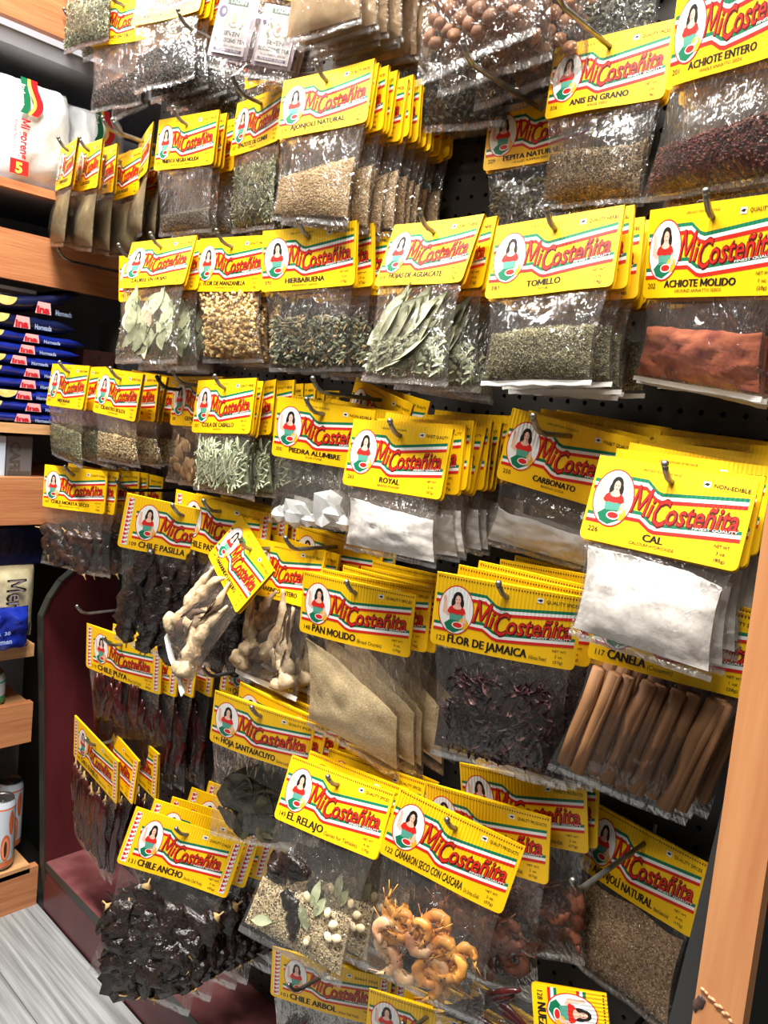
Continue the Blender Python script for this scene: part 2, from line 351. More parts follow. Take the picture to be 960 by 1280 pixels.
# ------------------------------------------------------------------ the plastic pouch and what it holds
class Bag:
    def __init__(s, kind, q, T, seed, t_seam=.93, back=.45):
        s.W, s.H = SIZE[kind]; s.q = q; s.T = T; s.seed = seed; s.ts = t_seam; s.back = back; s.top = -.74*s.H
        s.drop = s.q[1]+s.q[3]
    def xz(s, a, t):
        x0, z0, x1, z1 = s.q; ta = (-.475*s.W, s.top); tb = (.475*s.W, s.top)
        xa = ta[0]+(x0-ta[0])*t; za = ta[1]+(z0-ta[1])*t; xb = tb[0]+(x1-tb[0])*t; zb = tb[1]+(z1-tb[1])*t
        # soft waist: sides draw in a little where the bag bulges
        pinch = .035*math.sin(PI*min(1, t/s.ts))
        a2 = .5+(a-.5)*(1-pinch*2)
        return xa+(xb-xa)*a2, za+(zb-za)*a2
    def prof(s, a, t):
        f = max(0, math.sin(PI*min(max(a, 0), 1)))**.55
        u = min(t/s.ts, 1); g = sm(0, .62, u)*(1 if u < .75 else max(0, 1-((u-.75)/.25)**2.2))
        return s.T*f*g
    def depth(s, a, t, side=-1):
        return (-s.prof(a, t) if side < 0 else s.prof(a, t)*s.back)
    def wr(s, a, t, amp):
        p = Vector((a*3.2+s.seed*1.3, t*3.0, s.seed*.7)); q = Vector((a*8+s.seed, t*5, 3))
        return amp*(mnoise.noise(p)*1.2 + .6*mnoise.noise(q) + .7*(abs(mnoise.noise(p*1.7))-.3))
    def film(s, foil=False):
        mb = MB(); n, m = 16, 20
        for side in (-1, 1):
            vs = []
            for j in range(m+1):
                t = j/m
                for i in range(n+1):
                    a = i/n; x, z = s.xz(a, t)
                    edge = min(1, 8*a*(1-a))*min(1, 5*t+.1)*(1 if t < s.ts else .35)
                    fl_ = sm(.1, .45, t)
                    y = s.depth(a, t, side)*1.03 + side*(.0008+.0030*min(1, edge)*fl_) + s.wr(a, t, .0032-.0019*fl_)*edge
                    if t >= s.ts: y += .0016*math.sin(a*9+s.seed)
                    if t > .985: z += .0015*mnoise.noise(Vector((a*9, s.seed, 1)))
                    vs.append((x, y, z))
            fs = [(j*(n+1)+i, (j+1)*(n+1)+i, (j+1)*(n+1)+i+1, j*(n+1)+i+1) for j in range(m) for i in range(n)]
            if side > 0: fs = [f[::-1] for f in fs]
            k = len(mb.v); mb.v += vs; mb.f += [tuple(i+k for i in f) for f in fs]
            mb.m += [(1 if (j+.5)/m > s.ts else 0) for j in range(m) for i in range(n)]
        return mb.mesh('pouch', [FILM, SEAM if not foil else FOILWHITE], True)
    def fill(s, lvl, material, rough=.0012, slope=0, lump=.0, name='contents', step=0):
        """solid packed body under an uneven top line"""
        mb = MB(); n, m = 22, 16; sd = s.seed*1.7
        fr, bk = [], []
        for j in range(m+1):
            for i in range(n+1):
                a = .025+.95*i/n
                t0 = lvl + slope*(a-.5) + .05*mnoise.noise(Vector((a*3.1, sd, 0))) + .015*mnoise.noise(Vector((a*14, sd, 5)))
                t = t0+(s.ts-.012-t0)*(j/m)
                x, z = s.xz(a, t)
                e = min(1, j/2.2)**.6 * (1 if j < m else .1) * (1 if 0 < i < n else .3)
                d = s.prof(a, t)
                nz = lump*(mnoise.noise(Vector((a*5, t*6, sd)))+.5*mnoise.noise(Vector((a*12, t*12, sd)))-.55) + rough*mnoise.noise(Vector((a*30, t*30, sd)))
                yf = -(d*.93*e+.0001)-nz*e; yb = d*.93*s.back*e+.0001
                fr.append((x, yf, z)); bk.append((x, yb, z))
        N = n+1
        fs = [(j*N+i, (j+1)*N+i, (j+1)*N+i+1, j*N+i+1) for j in range(m) for i in range(n)]
        mb.add(fr, fs); mb.add(bk, [f[::-1] for f in fs])
        K = len(fr); mb.f += [(i, i+1, K+i+1, K+i) for i in range(n)]; mb.m += [0]*n
        return mb.mesh(name, material, True)
    def scatter(s, lvl, mats, n, size, asp=(1, 1, 1), slope=0, seed=0, top=.0, wild=0, name='grains'):
        """loose grains lying against the front film"""
        mb = MB(); rr = random.Random(s.seed*31+seed)
        for _ in range(n):
            a = .04+.92*rr.random(); t0 = lvl-top+slope*(a-.5)+.05*mnoise.noise(Vector((a*3.1, s.seed*1.7, 0)))
            t = t0+(s.ts-.015-t0)*rr.random(); x, z = s.xz(a, t)
            d = s.prof(a, t); e = min(1, max(0, (t-t0-.0))/.06+.25)**.6
            y = -(d*.93*e) - size*.15 + wild*rr.uniform(-1, 1)
            th = rr.uniform(0, PI); ph = rr.uniform(-.6, .6); k = size*rr.uniform(.7, 1.2)
            A = Vector((math.cos(th)*math.cos(ph), math.sin(ph), math.sin(th)*math.cos(ph))); B = A.cross(Vector((.1, 1, .05))).normalized(); D = A.cross(B)
            mb.octa((x, y, z), A*k*asp[0]*.5, B*k*asp[1]*.5, D*k*asp[2]*.5, rr.randrange(len(mats)))
        return mb.mesh(name, mats)
    def spot(s, rr, lvl, hi=None, k=.6):
        a = rr.uniform(.14, .86); t = rr.uniform(lvl, hi or s.ts-.06); x, z = s.xz(a, t); return a, t, x, z, -s.prof(a, t)*k

def M_(n): return MAT[n]
GM = mat
# contents materials
white_p = GM('white_powder', (222, 218, 215), .85, (208, 204, 200), scale=60, bump=.0012, bscale=90)
cream_p = GM('cream_crumbs', (240, 218, 174), .85, (220, 192, 146), scale=420, bump=.0007, bscale=500, contrast=(.42, .58))
tan_p = GM('tan_powder', (196, 168, 130), .85, (180, 150, 112), scale=50, bump=.0005, bscale=60)
olive_p = GM('olive_powder', (146, 128, 88), .85, (128, 108, 70), scale=40, bump=.0005, bscale=60)
red_p = GM('annatto_powder', (190, 106, 70), .85, (136, 56, 36), scale=45, bump=.0022, bscale=60)
def seedm(n, c, c2, s=500, bump=.0009): return GM(n, c, .6, c2, scale=s, bump=bump, bscale=s, voro=True, contrast=(.1, .9))
pep_b = seedm('peppercorn_bed', (58, 52, 48), (26, 22, 20), 240, .002)
clove_b = seedm('clove_bed', (82, 58, 44), (36, 26, 22), 260, .002)
anis_b = seedm('anise_bed', (150, 128, 94), (92, 76, 52), 420)
ann_b = seedm('annatto_seed_bed', (110, 44, 26), (66, 22, 14), 320)
ses_b = seedm('sesame_bed', (206, 178, 132), (160, 128, 88), 480)
nat_b = seedm('natural_sesame_bed', (200, 168, 130), (146, 114, 84), 480)
cor_b = seedm('coriander_bed', (188, 162, 112), (120, 96, 62), 320, .0015)
ore_b = seedm('oregano_bed', (140, 136, 96), (84, 82, 54), 420, .0012)
tom_b = seedm('thyme_bed', (158, 150, 112), (100, 94, 62), 480, .0012)
epa_b = seedm('epazote_bed', (150, 150, 112), (86, 88, 60), 300, .002)
blk_b = seedm('ground_pepper_bed', (120, 106, 90), (72, 62, 52), 600)
pum_b = seedm('dark_seed_bed', (60, 56, 44), (30, 28, 22), 160, .002)
gr = lambda n, c, r=.6: GM(n, c, r)
leafg = GM('dry_bay_leaf', (168, 172, 140), .55, (140, 146, 112), scale=60, bump=.0006, bscale=90)
leafg2 = GM('dry_avocado_leaf', (176, 176, 150), .55, (136, 138, 108), scale=40, bump=.001, bscale=70)
leafp = GM('pale_pink_bay_leaf', (196, 160, 136), .55)
santa = GM('dark_green_leaf', (84, 78, 58), .55, (50, 46, 34), scale=60, bump=.001)
mint = GM('mint_leaf', (96, 98, 66), .6, (56, 58, 40), scale=80)
chilblk = GM('black_chile_skin', (42, 30, 26), .24, (20, 14, 12), scale=50, bump=.004, bscale=110, spec=.7)
chilred = GM('dark_red_chile_skin', (70, 20, 16), .22, (38, 12, 10), scale=30, bump=.0015, bscale=60, spec=.7)
chilmor = GM('morita_chile_skin', (66, 42, 32), .32, (30, 22, 18), scale=60, bump=.003, bscale=120, spec=.6)
stemm = GM('dry_stem', (178, 146, 96), .7)
tamm = GM('tamarind_shell', (206, 184, 150), .65, (150, 122, 88), scale=55, bump=.0016, bscale=110)
tamd = GM('dark_tamarind_husk', (86, 66, 50), .6, (60, 44, 34), scale=60)
cinn = GM('cinnamon_bark', (166, 118, 74), .7, (118, 80, 50), scale=12, stretch=(1, 1, .12), bump=.0008, bscale=30)
shr = GM('dried_shrimp_shell', (232, 170, 84), .4, (206, 130, 56), scale=50, bump=.0008, bscale=120)
shr2 = GM('pale_shrimp_shell', (232, 196, 150), .4, (214, 150, 110), scale=50, bump=.0008, bscale=120)
shr3 = GM('pink_brown_shrimp_shell', (164, 100, 72), .4, (120, 66, 48), scale=50, bump=.0008, bscale=120)
eye = GM('shrimp_eye', (20, 16, 14), .3)
alum = GM('alum_crystal', (244, 244, 244), .35, (226, 230, 232), scale=40, bump=.001, spec=.6)
jam = GM('hibiscus_petal', (74, 36, 44), .5, (36, 20, 24), scale=60)
jam2 = GM('pale_hibiscus_edge', (120, 88, 84), .5)
chamo = [gr('chamomile_yellow', (214, 178, 108)), gr('chamomile_cream', (226, 204, 150)), gr('chamomile_brown', (140, 100, 56))]
horse = [gr('horsetail_pale', (176, 182, 150)), gr('horsetail_green', (134, 146, 108)), gr('horsetail_cream', (206, 206, 176))]
ging = GM('ginger_slice', (206, 172, 126), .6, (170, 132, 88), scale=60, bump=.001)
nut = GM('brown_nut', (176, 126, 90), .5, (140, 92, 62), scale=24, bump=.0006)
teap = GM('lavender_sachet', (184, 164, 176), .45, (170, 150, 162), scale=20, bump=.0006, bscale=60)

def leafshape(mb, c, L_, Wd, ang, tilt, curl, mi=0, seed=0):
    ca, sa = math.cos(ang), math.sin(ang); vs = []; n = 6
    for i in range(n+1):
        u = i/n; wd = Wd*math.sin(PI*min(1, max(.03, u**.85)))*.5
        for k in (-1, 0, 1):
            lx = (u-.5)*L_; ly = k*wd
            x = lx*ca-ly*sa; z = lx*sa+ly*ca
            y = curl*(abs(k)*-.5+.3*math.sin(u*5+seed)) + tilt*ly + .0015*mnoise.noise(Vector((u*4, k, seed)))
            vs.append((c[0]+x, c[1]+y, c[2]+z))
    mb.add(vs, [(3*i+k, 3*i+k+1, 3*i+k+4, 3*i+k+3) for i in range(n) for k in (0, 1)], mi)

def pod(rr, c, L_, r, ang, curve, squash, wrn, stem=True, taper=.8, y=0, seg=9, nn=9, segs=None):
    """a pod or pepper as a bent, wrinkled tube; returns MB with material 0 skin, 1 stem"""
    mb = MB(); ca, sa = math.cos(ang), math.sin(ang); pts = []; rad = []
    for i in range(seg+1):
        u = i/seg; lx = (u-.5)*L_; ly = curve*math.sin(PI*u)
        pts.append((c[0]+lx*ca-ly*sa, c[1]+.0015*math.sin(u*6+L_*90), c[2]+lx*sa+ly*ca))
        rr_ = r*(math.sin(PI*min(.97, max(.035, (u*.93+.03)))**taper)**.55)
        if segs: rr_ *= .66+.34*abs(math.sin(PI*u*segs+.6))
        rad.append(rr_)
    mb.tube(pts, rad, nn, 0, squash, wr=wrn, seed=rr.uniform(0, 50))
    if stem:
        p = Vector(pts[0]); d = (Vector(pts[0])-Vector(pts[1])).normalized()
        mb.tube([p-d*.001, p+d*.005, p+d*.013], [r*.35, .0014, .0012], 6, 1)
    return mb
def shrimp(rr, c, R_, ang, mi=0):
    mb = MB(); pts = []; rad = []
    for i in range(12):
        u = i/11; a = ang+u*3.3; rr_ = R_*(1-.22*u)
        pts.append((c[0]+rr_*math.cos(a), c[1]+.002*math.sin(u*3), c[2]+rr_*math.sin(a)))
        rad.append(R_*(.2+.30*math.sin(PI*(1-u)*.82+.25))*(1+.12*(i % 2)))
    mb.tube(pts, rad, 8, 0, .8, wr=.45, seed=rr.uniform(0, 40))
    p = Vector(pts[-1]); d = (p-Vector(pts[-2])).normalized(); sd = Vector((d.z, 0, -d.x))
    for k in (-1, 0, 1): leafshape(mb, p+d*.004+sd*k*.002, .011, .005, math.atan2(d.z, d.x)+k*.5, 0, .001)
    h = Vector(pts[0]); d = (h-Vector(pts[1])).normalized()
    mb.tube([h, h+d*.006, h+d*.013], [rad[0]*.9, rad[0]*.5, .0004], 6)
    for k in (-1, 1):
        mb.tube([h+d*.004, h+d*.010+Vector((k*.003, 0, .002)), h+d*.018+Vector((k*.006, .001, .004))], .0005, 4)
    for i in range(2, 8):
        q = Vector(pts[i]); cc = Vector(c); mb.tube([q.lerp(cc, .35), q.lerp(cc, .85)+Vector((.001, -.002, 0))], .0006, 4)
    mb.blob(h+Vector((0, -rad[0]*.8, .001)), (.0011, .0011, .0011), 6, 4, 1)
    return mb

# every maker returns [(part name, mesh, stuff?, label)]
def contents(kind, B):
    rr = random.Random(B.seed*13+5); out = []
    F = lambda *a, **k: out.append(('contents', B.fill(*a, **k), False, None))
    S = lambda *a, **k: out.append(('grains', B.scatter(*a, **k), True, None))
    def P(name, mb, mats, label=None, smooth=True): out.append((name, mb.mesh(name, mats, smooth), False, label))
    if kind == 'pepper_whole':
        F(.42, pep_b, slope=-.12); S(.42, [gr('peppercorn', (44, 38, 36), .45), gr('peppercorn_grey', (84, 78, 74), .5)], 900, .0042, slope=-.12)
    elif kind == 'clove': F(.6, clove_b, slope=-.25); S(.6, [gr('clove_brown', (78, 54, 42)), gr('clove_dark', (40, 30, 26))], 420, .008, (1, .3, .3), slope=-.25, wild=.001)
    elif kind == 'anis': F(.42, anis_b, slope=-.06); S(.42, [gr('anise_a', (176, 152, 112)), gr('anise_b', (112, 94, 66)), gr('anise_c', (70, 60, 44))], 1500, .0034, (1, .45, .45), slope=-.06)
    elif kind == 'achiote_whole': F(.5, ann_b, slope=-.08); S(.5, [gr('annatto_a', (126, 50, 28)), gr('annatto_b', (80, 26, 16))], 900, .0042, (1, .8, .8), slope=-.08)
    elif kind == 'pepita': F(.2, pum_b); S(.2, [gr('pumpkin_seed_dark', (62, 60, 44)), gr('pumpkin_seed_green', (90, 88, 60))], 400, .011, (1, .5, .2), wild=.001)
    elif kind == 'olive': F(.12, olive_p)
    elif kind == 'tan': F(.15, tan_p)
    elif kind == 'pepper_ground': F(.68, blk_b, slope=-.03); S(.68, [gr('pepper_dust', (150, 138, 120)), gr('pepper_dust_dark', (80, 70, 60))], 700, .0022)
    elif kind == 'epazote': F(.22, epa_b); S(.18, [gr('epazote_a', (176, 174, 134)), gr('epazote_b', (120, 122, 84)), gr('epazote_c', (84, 84, 60))], 900, .012, (1, .14, .14), wild=.0015)
    elif kind == 'sesame': F(.42, ses_b, slope=-.18); S(.42, [gr('sesame_a', (226, 200, 156)), gr('sesame_b', (184, 152, 108))], 1500, .0032, (1, .6, .4), slope=-.18)
    elif kind == 'ajonjoli2': F(.1, nat_b); S(.1, [gr('nsesame_a', (222, 194, 156)), gr('nsesame_b', (170, 136, 102)), gr('nsesame_c', (120, 92, 68))], 2200, .0034, (1, .6, .4))
    elif kind == 'laurel':
        for i in range(26):
            a, t, x, z, y = B.spot(rr, .16, .80, rr.uniform(.1, .9)); mb = MB()
            leafshape(mb, (x, y, z), rr.uniform(.042, .058), rr.uniform(.020, .028), rr.uniform(.7, 2.4), rr.uniform(-.3, .3), .004, 0, i)
            P('bay_leaf', mb, leafp if i == 3 else leafg, 'pinkish dry bay leaf' if i == 3 else None)
    elif kind == 'aguacate':
        for i in range(20):
            a = rr.uniform(.22, .78); t = rr.uniform(.28, .72); x, z = B.xz(a, t); y = -B.prof(a, t)*rr.uniform(.1, .9); mb = MB()
            leafshape(mb, (x, y, z), rr.uniform(.065, .085), rr.uniform(.028, .04), rr.uniform(.75, 1.25), rr.uniform(-.4, .4), .007, 0, i)
            P('avocado_leaf', mb, leafg2)
        S(.55, [leafg2, leafg], 260, .012, (1, .5, .08), wild=.001)
    elif kind == 'manzanilla':
        F(.1, GM('chamomile_bed', (176, 140, 84), .8, (120, 90, 50), scale=200, bump=.003, bscale=160, voro=True))
        mb = MB()
        for i in range(420):
            a = rr.uniform(.05, .95); t = rr.uniform(.03, .9); x, z = B.xz(a, t); r = rr.uniform(.0022, .0042)
            mb.blob((x, -B.prof(a, t)*.93-.001, z), (r, r*.8, r*.9), 6, 4, rr.choice((0, 0, 1, 1, 2)), .5, i)
        out.append(('chamomile_flowers', mb.mesh('chamomile_flowers', chamo), True, None))
    elif kind == 'hierbabuena':
        F(.45, GM('mint_bed', (84, 82, 58), .8, (44, 44, 32), scale=120, bump=.003, voro=True))
        S(.36, [mint, gr('mint_dark', (58, 58, 44)), gr('mint_stalk', (150, 128, 90)), gr('mint_grey', (120, 122, 96))], 800, .013, (1, .4, .12), wild=.002)
    elif kind == 'tomillo': F(.42, tom_b, slope=-.02, lump=.0015); S(.42, [gr('thyme_a', (196, 188, 150)), gr('thyme_b', (140, 134, 96)), gr('thyme_c', (90, 86, 58))], 2300, .0036, (1, .35, .35), slope=-.02, wild=.0005)
    elif kind == 'achiote_ground': F(.38, red_p, lump=.006, rough=.0022)
    elif kind == 'oregano': F(.42, ore_b, slope=.05); S(.42, [gr('oregano_a', (170, 166, 124)), gr('oregano_b', (116, 114, 76)), gr('oregano_c', (76, 76, 50))], 1100, .004, (1, .7, .3))
    elif kind == 'cilantro':
        F(.42, cor_b); mb = MB()
        for i in range(520):
            a = rr.uniform(.05, .95); t = rr.uniform(.43, .9); x, z = B.xz(a, t); r = rr.uniform(.0018, .0023)
            mb.blob((x, -B.prof(a, t)*.93-.0006, z), (r, r, r), 6, 4, rr.choice((0, 1, 0)))
        out.append(('coriander_seeds', mb.mesh('coriander_seeds', [gr('coriander_a', (214, 192, 146)), gr('coriander_b', (160, 134, 92))], True), True, None))
    elif kind == 'ginger':
        for i in range(16):
            a, t, x, z, y = B.spot(rr, .3, .88, rr.uniform(.1, .9)); mb = MB()
            mb.blob((x, y, z), (rr.uniform(.01, .018), .0022, rr.uniform(.008, .014)), 9, 5, 0, .5, i, Matrix.Rotation(rr.uniform(0, 3), 3, 'Y') @ Matrix.Rotation(rr.uniform(-.5, .5), 3, 'X'))
            P('ginger_slice', mb, ging)
    elif kind == 'cola':
        F(.3, GM('horsetail_bed', (120, 126, 92), .8, (76, 80, 56), scale=90, bump=.003, voro=True))
        mb = MB()
        for i in range(260):
            a = rr.uniform(.08, .92); t = rr.uniform(.2, .86); x, z = B.xz(a, t); y = -B.prof(a, t)*.9-rr.uniform(0, .002)
            th = rr.gauss(1.25, .75); l = rr.uniform(.007, .017); dx, dz = l*math.cos(th), l*math.sin(th)
            mb.tube([(x-dx, y, z-dz), (x+dx*.1, y-.0008, z), (x+dx, y+rr.uniform(-.002, .002), z+dz)], rr.uniform(.0009, .0016), 5, rr.randrange(3))
        out.append(('horsetail_stalks', mb.mesh('horsetail_stalks', horse), True, None))
    elif kind == 'alum':
        F(.9, alum)
        for a, t, s_ in ((.33, .79, .021), (.72, .73, .026), (.12, .86, .012), (.52, .87, .014), (.9, .86, .012)):
            x, z = B.xz(a, t); mb = MB(); mb.blob((x, -B.prof(a, t)*.6, z), (s_, .009, s_*.95), 7, 4, 0, .7, a*9); P('alum_stone', mb, alum, smooth=False)
    elif kind in ('royal', 'carbonato', 'cal'):
        F({'royal': .30, 'carbonato': .50, 'cal': .13}[kind], white_p, slope={'royal': .12, 'carbonato': .1, 'cal': .10}[kind], lump=.0055, rough=.0018)
    elif kind == 'pan': F(.30, cream_p, slope=.50, lump=.006)
    elif kind == 'morita':
        for i in range(13):
            a, t, x, z, y = B.spot(rr, .42, .86, rr.uniform(.2, .9)); P('dried_chile', pod(rr, (x, y, z), rr.uniform(.045, .06), rr.uniform(.011, .015), rr.uniform(0, 6), .006, .7, .9), [chilmor, stemm])
    elif kind == 'pasilla':
        for i, (a, an) in enumerate(((.2, 1.5), (.4, 1.45), (.62, 1.6), (.82, 1.52), (.3, 1.7), (.7, 1.4), (.5, 1.3))):
            x, z = B.xz(a, .46+.05*(i % 3)); P('dried_chile', pod(rr, (x, -B.prof(a, .5)*(.5 if i > 3 else .7), z), rr.uniform(.16, .185), rr.uniform(.019, .023), an, rr.uniform(-.012, .012), .65, 1.3, seg=16, nn=10), [chilblk, stemm])
    elif kind == 'ancho':
        for i in range(15):
            a, t, x, z, y = B.spot(rr, .36, .84, rr.uniform(.2, .9)); P('dried_chile', pod(rr, (x, y, z), rr.uniform(.085, .115), rr.uniform(.027, .036), rr.uniform(0, 6.2), rr.uniform(-.01, .01), .45, 1.5, seg=12, nn=12), [chilblk, stemm])
    elif kind == 'puya':
        for i in range(20):
            a = rr.uniform(.12, .88); t = rr.uniform(.36, .6); x, z = B.xz(a, t); P('dried_chile', pod(rr, (x, -B.prof(a, t)*rr.uniform(.2, .9), z), rr.uniform(.12, .15), rr.uniform(.011, .015), 1.57+rr.uniform(-.25, .25), rr.uniform(-.01, .01), .6, .6, seg=12), [chilred, stemm])
    elif kind == 'guajillo':
        for i in range(9):
            a = .12+.095*i; x, z = B.xz(a, .5); P('dried_chile', pod(rr, (x, -B.prof(a, .5)*.6, z), rr.uniform(.14, .175), .019, -1.57+rr.uniform(-.12, .12), rr.uniform(-.008, .008), .55, .5, seg=12), [chilred, stemm])
    elif kind == 'arbol':
        for i in range(16):
            a = rr.uniform(.12, .88); t = rr.uniform(.25, .7); x, z = B.xz(a, t); P('dried_chile', pod(rr, (x, -B.prof(a, t)*rr.uniform(.2, .9), z), .075, .006, rr.uniform(1, 2.2), .006, .7, .4), [chilred, stemm])
    elif kind == 'tamarind':
        for i, (a, t, l, r, an, cv) in enumerate(((.2, .35, .10, .0135, 1.9, .012), (.5, .3, .11, .0135, 1.45, -.014), (.8, .42, .10, .014, 1.7, .01), (.3, .7, .085, .015, .5, .012), (.62, .72, .09, .0155, 2.5, -.012), (.48, .52, .07, .013, 1.2, .01), (.8, .78, .05, .015, 1.3, .004), (.14, .55, .09, .0135, 1.5, -.01), (.36, .18, .07, .012, 1.2, .008))):
            x, z = B.xz(a, t); P('tamarind_pod', pod(rr, (x, -B.prof(a, t)*(.75 if i % 2 else .45), z), l, r, an, cv, .8, .5, stem=False, taper=.35, seg=16, nn=10, segs=3.2 if l > .07 else 2), tamd if i == 5 else tamm, 'dark broken tamarind pod' if i == 5 else None)
        for i in range(5):
            x, z = B.xz(rr.uniform(.25, .8), rr.uniform(.25, .75)); mb = MB(); leafshape(mb, (x, -B.T*.8, z), .05, .014, rr.uniform(1, 2.2), .5, .004, 0, i); P('husk', mb, tamd, 'dark brown tamarind husk')
    elif kind == 'jamaica':
        F(.5, GM('hibiscus_bed', (50, 26, 32), .8, (22, 14, 16), scale=90, bump=.004, voro=True), lump=.003)
        mb = MB()
        for i in range(420):
            a = rr.uniform(.11, .89); t = rr.uniform(.22, .84); x, z = B.xz(a, t)
            leafshape(mb, (x, -B.prof(a, t)*.9-rr.uniform(-.001, .003), z), rr.uniform(.010, .022), rr.uniform(.003, .007), rr.uniform(0, 6.2), rr.uniform(-.8, .8), .004, 1 if rr.random() < .25 else 0, i)
        out.append(('hibiscus_petals', mb.mesh('hibiscus_petals', [jam, jam2]), True, None))
    elif kind == 'canela':
        for i in range(9):
            a = .09+.105*i; x0, z0 = B.xz(a, .08); x1, z1 = B.xz(a, .88+.02*math.sin(i*2)); y = -.006-.003*(i % 2); mb = MB()
            r = .0078+.0012*math.sin(i*3); k = rr.uniform(-.004, .004)
            mb.tube([(x0+k, y, z0), (x0*.66+x1*.34, y, z0*.66+z1*.34), (x0*.33+x1*.67+k*.5, y, z0*.33+z1*.67), (x1, y, z1)], [r, r*1.05, r*.95, r], 10, 0, .9, wr=.35, seed=i*3)
            mb.tube([(x0+k+r*.5, y-r*.4, z0), (x1+r*.5, y-r*.4, z1)], [r*.5, r*.55], 8, 0)
            P('cinnamon_stick', mb, cinn)
    elif kind == 'hoja_santa':
        for i in range(30):
            a = rr.uniform(.24, .76); t = rr.uniform(.3, .75); x, z = B.xz(a, t); y = -B.prof(a, t)*rr.uniform(.1, .9); mb = MB()
            leafshape(mb, (x, y, z), rr.uniform(.045, .07), rr.uniform(.035, .05), rr.uniform(0, 3), rr.uniform(-.5, .5), .01, 0, i); P('pepper_leaf', mb, santa)
    elif kind == 'relajo':
        F(.50, seedm('seed_mix_bed', (238, 222, 186), (196, 172, 130), 420)); S(.48, [gr('mix_seed_a', (246, 232, 200)), gr('mix_seed_b', (212, 190, 150)), gr('mix_seed_c', (70, 60, 50))], 1700, .0034, (1, .6, .5), wild=.0008)
        for (a, t, l, r, an) in ((.3, .38, .062, .016, .2), (.42, .68, .06, .010, -1.0)):
            x, z = B.xz(a, t); P('dried_chile', pod(rr, (x, -B.T*.9, z), l, r, an, .008, .5, 1.2, stem=False, seg=12, nn=11), chilblk)
        for i, (a, t, an, l) in enumerate(((.22, .8, .3, .034), (.63, .42, 1.5, .036), (.7, .5, 1.2, .03), (.58, .62, 2.2, .036))):
            x, z = B.xz(a, t); mb = MB(); leafshape(mb, (x, -B.T-.002, z), l, .014, an, .1, .002, 0, i); P('bay_leaf', mb, leafg)
        for i, (a, t) in enumerate(((.78, .52), (.86, .58), (.84, .68), (.66, .78), (.92, .66), (.55, .48))):
            x, z = B.xz(a, t); mb = MB(); mb.blob((x, -B.T*.95-.001, z), (.0055, .003, .007), 8, 5, 0, .2, i, Matrix.Rotation(i*1.1, 3, 'Y')); P('peanut', mb, GM('pale_peanut', (240, 220, 180), .5))
    elif kind in ('shrimp', 'shrimp_dark'):
        for i in range(30):
            a, t, x, z, y = B.spot(rr, .30, .84, rr.uniform(.1, 1.0))
            mm = shr3 if kind == 'shrimp_dark' else (shr2 if i % 3 == 1 else shr)
            P('dried_shrimp', shrimp(rr, (x, y, z), rr.uniform(.012, .017), rr.uniform(0, 6.2)), [mm, eye])
    elif kind == 'nuts':
        for i in range(44):
            a = .1+.8*((i*.618) % 1); t = .25+.6*(i/44); x, z = B.xz(a, t); mb = MB()
            mb.blob((x, -B.prof(a, t)*rr.uniform(.4, .8), z), (rr.uniform(.008, .0115), .007, rr.uniform(.0075, .010)), 9, 6, 0, .2, i, Matrix.Rotation(rr.uniform(0, 3), 3, 'Y')); P('nut', mb, nut)
    elif kind == 'tea':
        for k, (cx, cy) in enumerate(((-.034, -.006), (.034, -.002))):
            mb = MB(); zc0, zc1 = B.xz(.5, .12)[1], B.xz(.5, .86)[1]; wv = .031
            n = 8; fr = []; bk = []
            for j in range(n+1):
                for i in range(n+1):
                    x = cx-wv+2*wv*i/n; z = zc0+(zc1-zc0)*j/n; e = min(1, 3*math.sin(PI*i/n))*min(1, 3*math.sin(PI*j/n))
                    fr.append((x, cy-.003*e, z)); bk.append((x, cy+.003*e, z))
            fs = [(j*(n+1)+i, (j+1)*(n+1)+i, (j+1)*(n+1)+i+1, j*(n+1)+i+1) for j in range(n) for i in range(n)]
            mb.add(fr, fs, 0); mb.add(bk, [f[::-1] for f in fs], 0)
            def tx(s_, x0, x1, z, h, mi, bo=0):
                vs, f, wd = text_geo(s_, bo); kx = (x1-x0)/wd; mb.add([(cx+x0+x*kx, cy-.0034, z+y*h/.73) for x, y in vs], f, mi)
            def disc(x, z, rx, rz, mi, dy): mb.add([(cx+x, cy-.0031-dy, z)]+[(cx+x+rx*math.cos(q*PI/8), cy-.0031-dy, z+rz*math.sin(q*PI/8)) for q in range(17)], [(0, q+1, q+2) for q in range(16)], mi)
            h = zc0-zc1; mz = zc1
            mb.add([(cx-.026, cy-.0031, mz+.05*h), (cx+.026, cy-.0031, mz+.05*h), (cx+.026, cy-.0031, mz+.72*h), (cx-.026, cy-.0031, mz+.72*h)], [(0, 1, 2, 3)], 1)
            mb.add([(cx-.016, cy-.0033, mz+.85*h), (cx+.016, cy-.0033, mz+.85*h), (cx+.016, cy-.0033, mz+.94*h), (cx-.016, cy-.0033, mz+.94*h)], [(0, 1, 2, 3)], 2)
            disc(0, mz+.63*h, .009, .014, 3, .0002); disc(0, mz+.63*h, .0075, .012, 1, .0003); disc(0, mz+.63*h, .004, .008, 4, .0004)
            disc(-.02, mz+.72*h, .0065, .0085, 5, .0003); disc(-.0185, mz+.725*h, .003, .004, 1, .0004)
            for q in range(7): disc(.012+.003*math.sin(q*2), mz+(.5+.05*q)*h, .0022, .0028, 3, .0003); disc(-.013-.002*math.sin(q), mz+(.47+.035*q)*h, .002, .0026, 3, .0003)
            tx('SEVEN', -.013, .013, mz+.35*h, .0065, 2, .01); tx('BLOSSOMS TEA', -.024, .024, mz+.24*h, .006, 2, .01); tx('Té de Siete Azahares', -.02, .02, mz+.17*h, .003, 2)
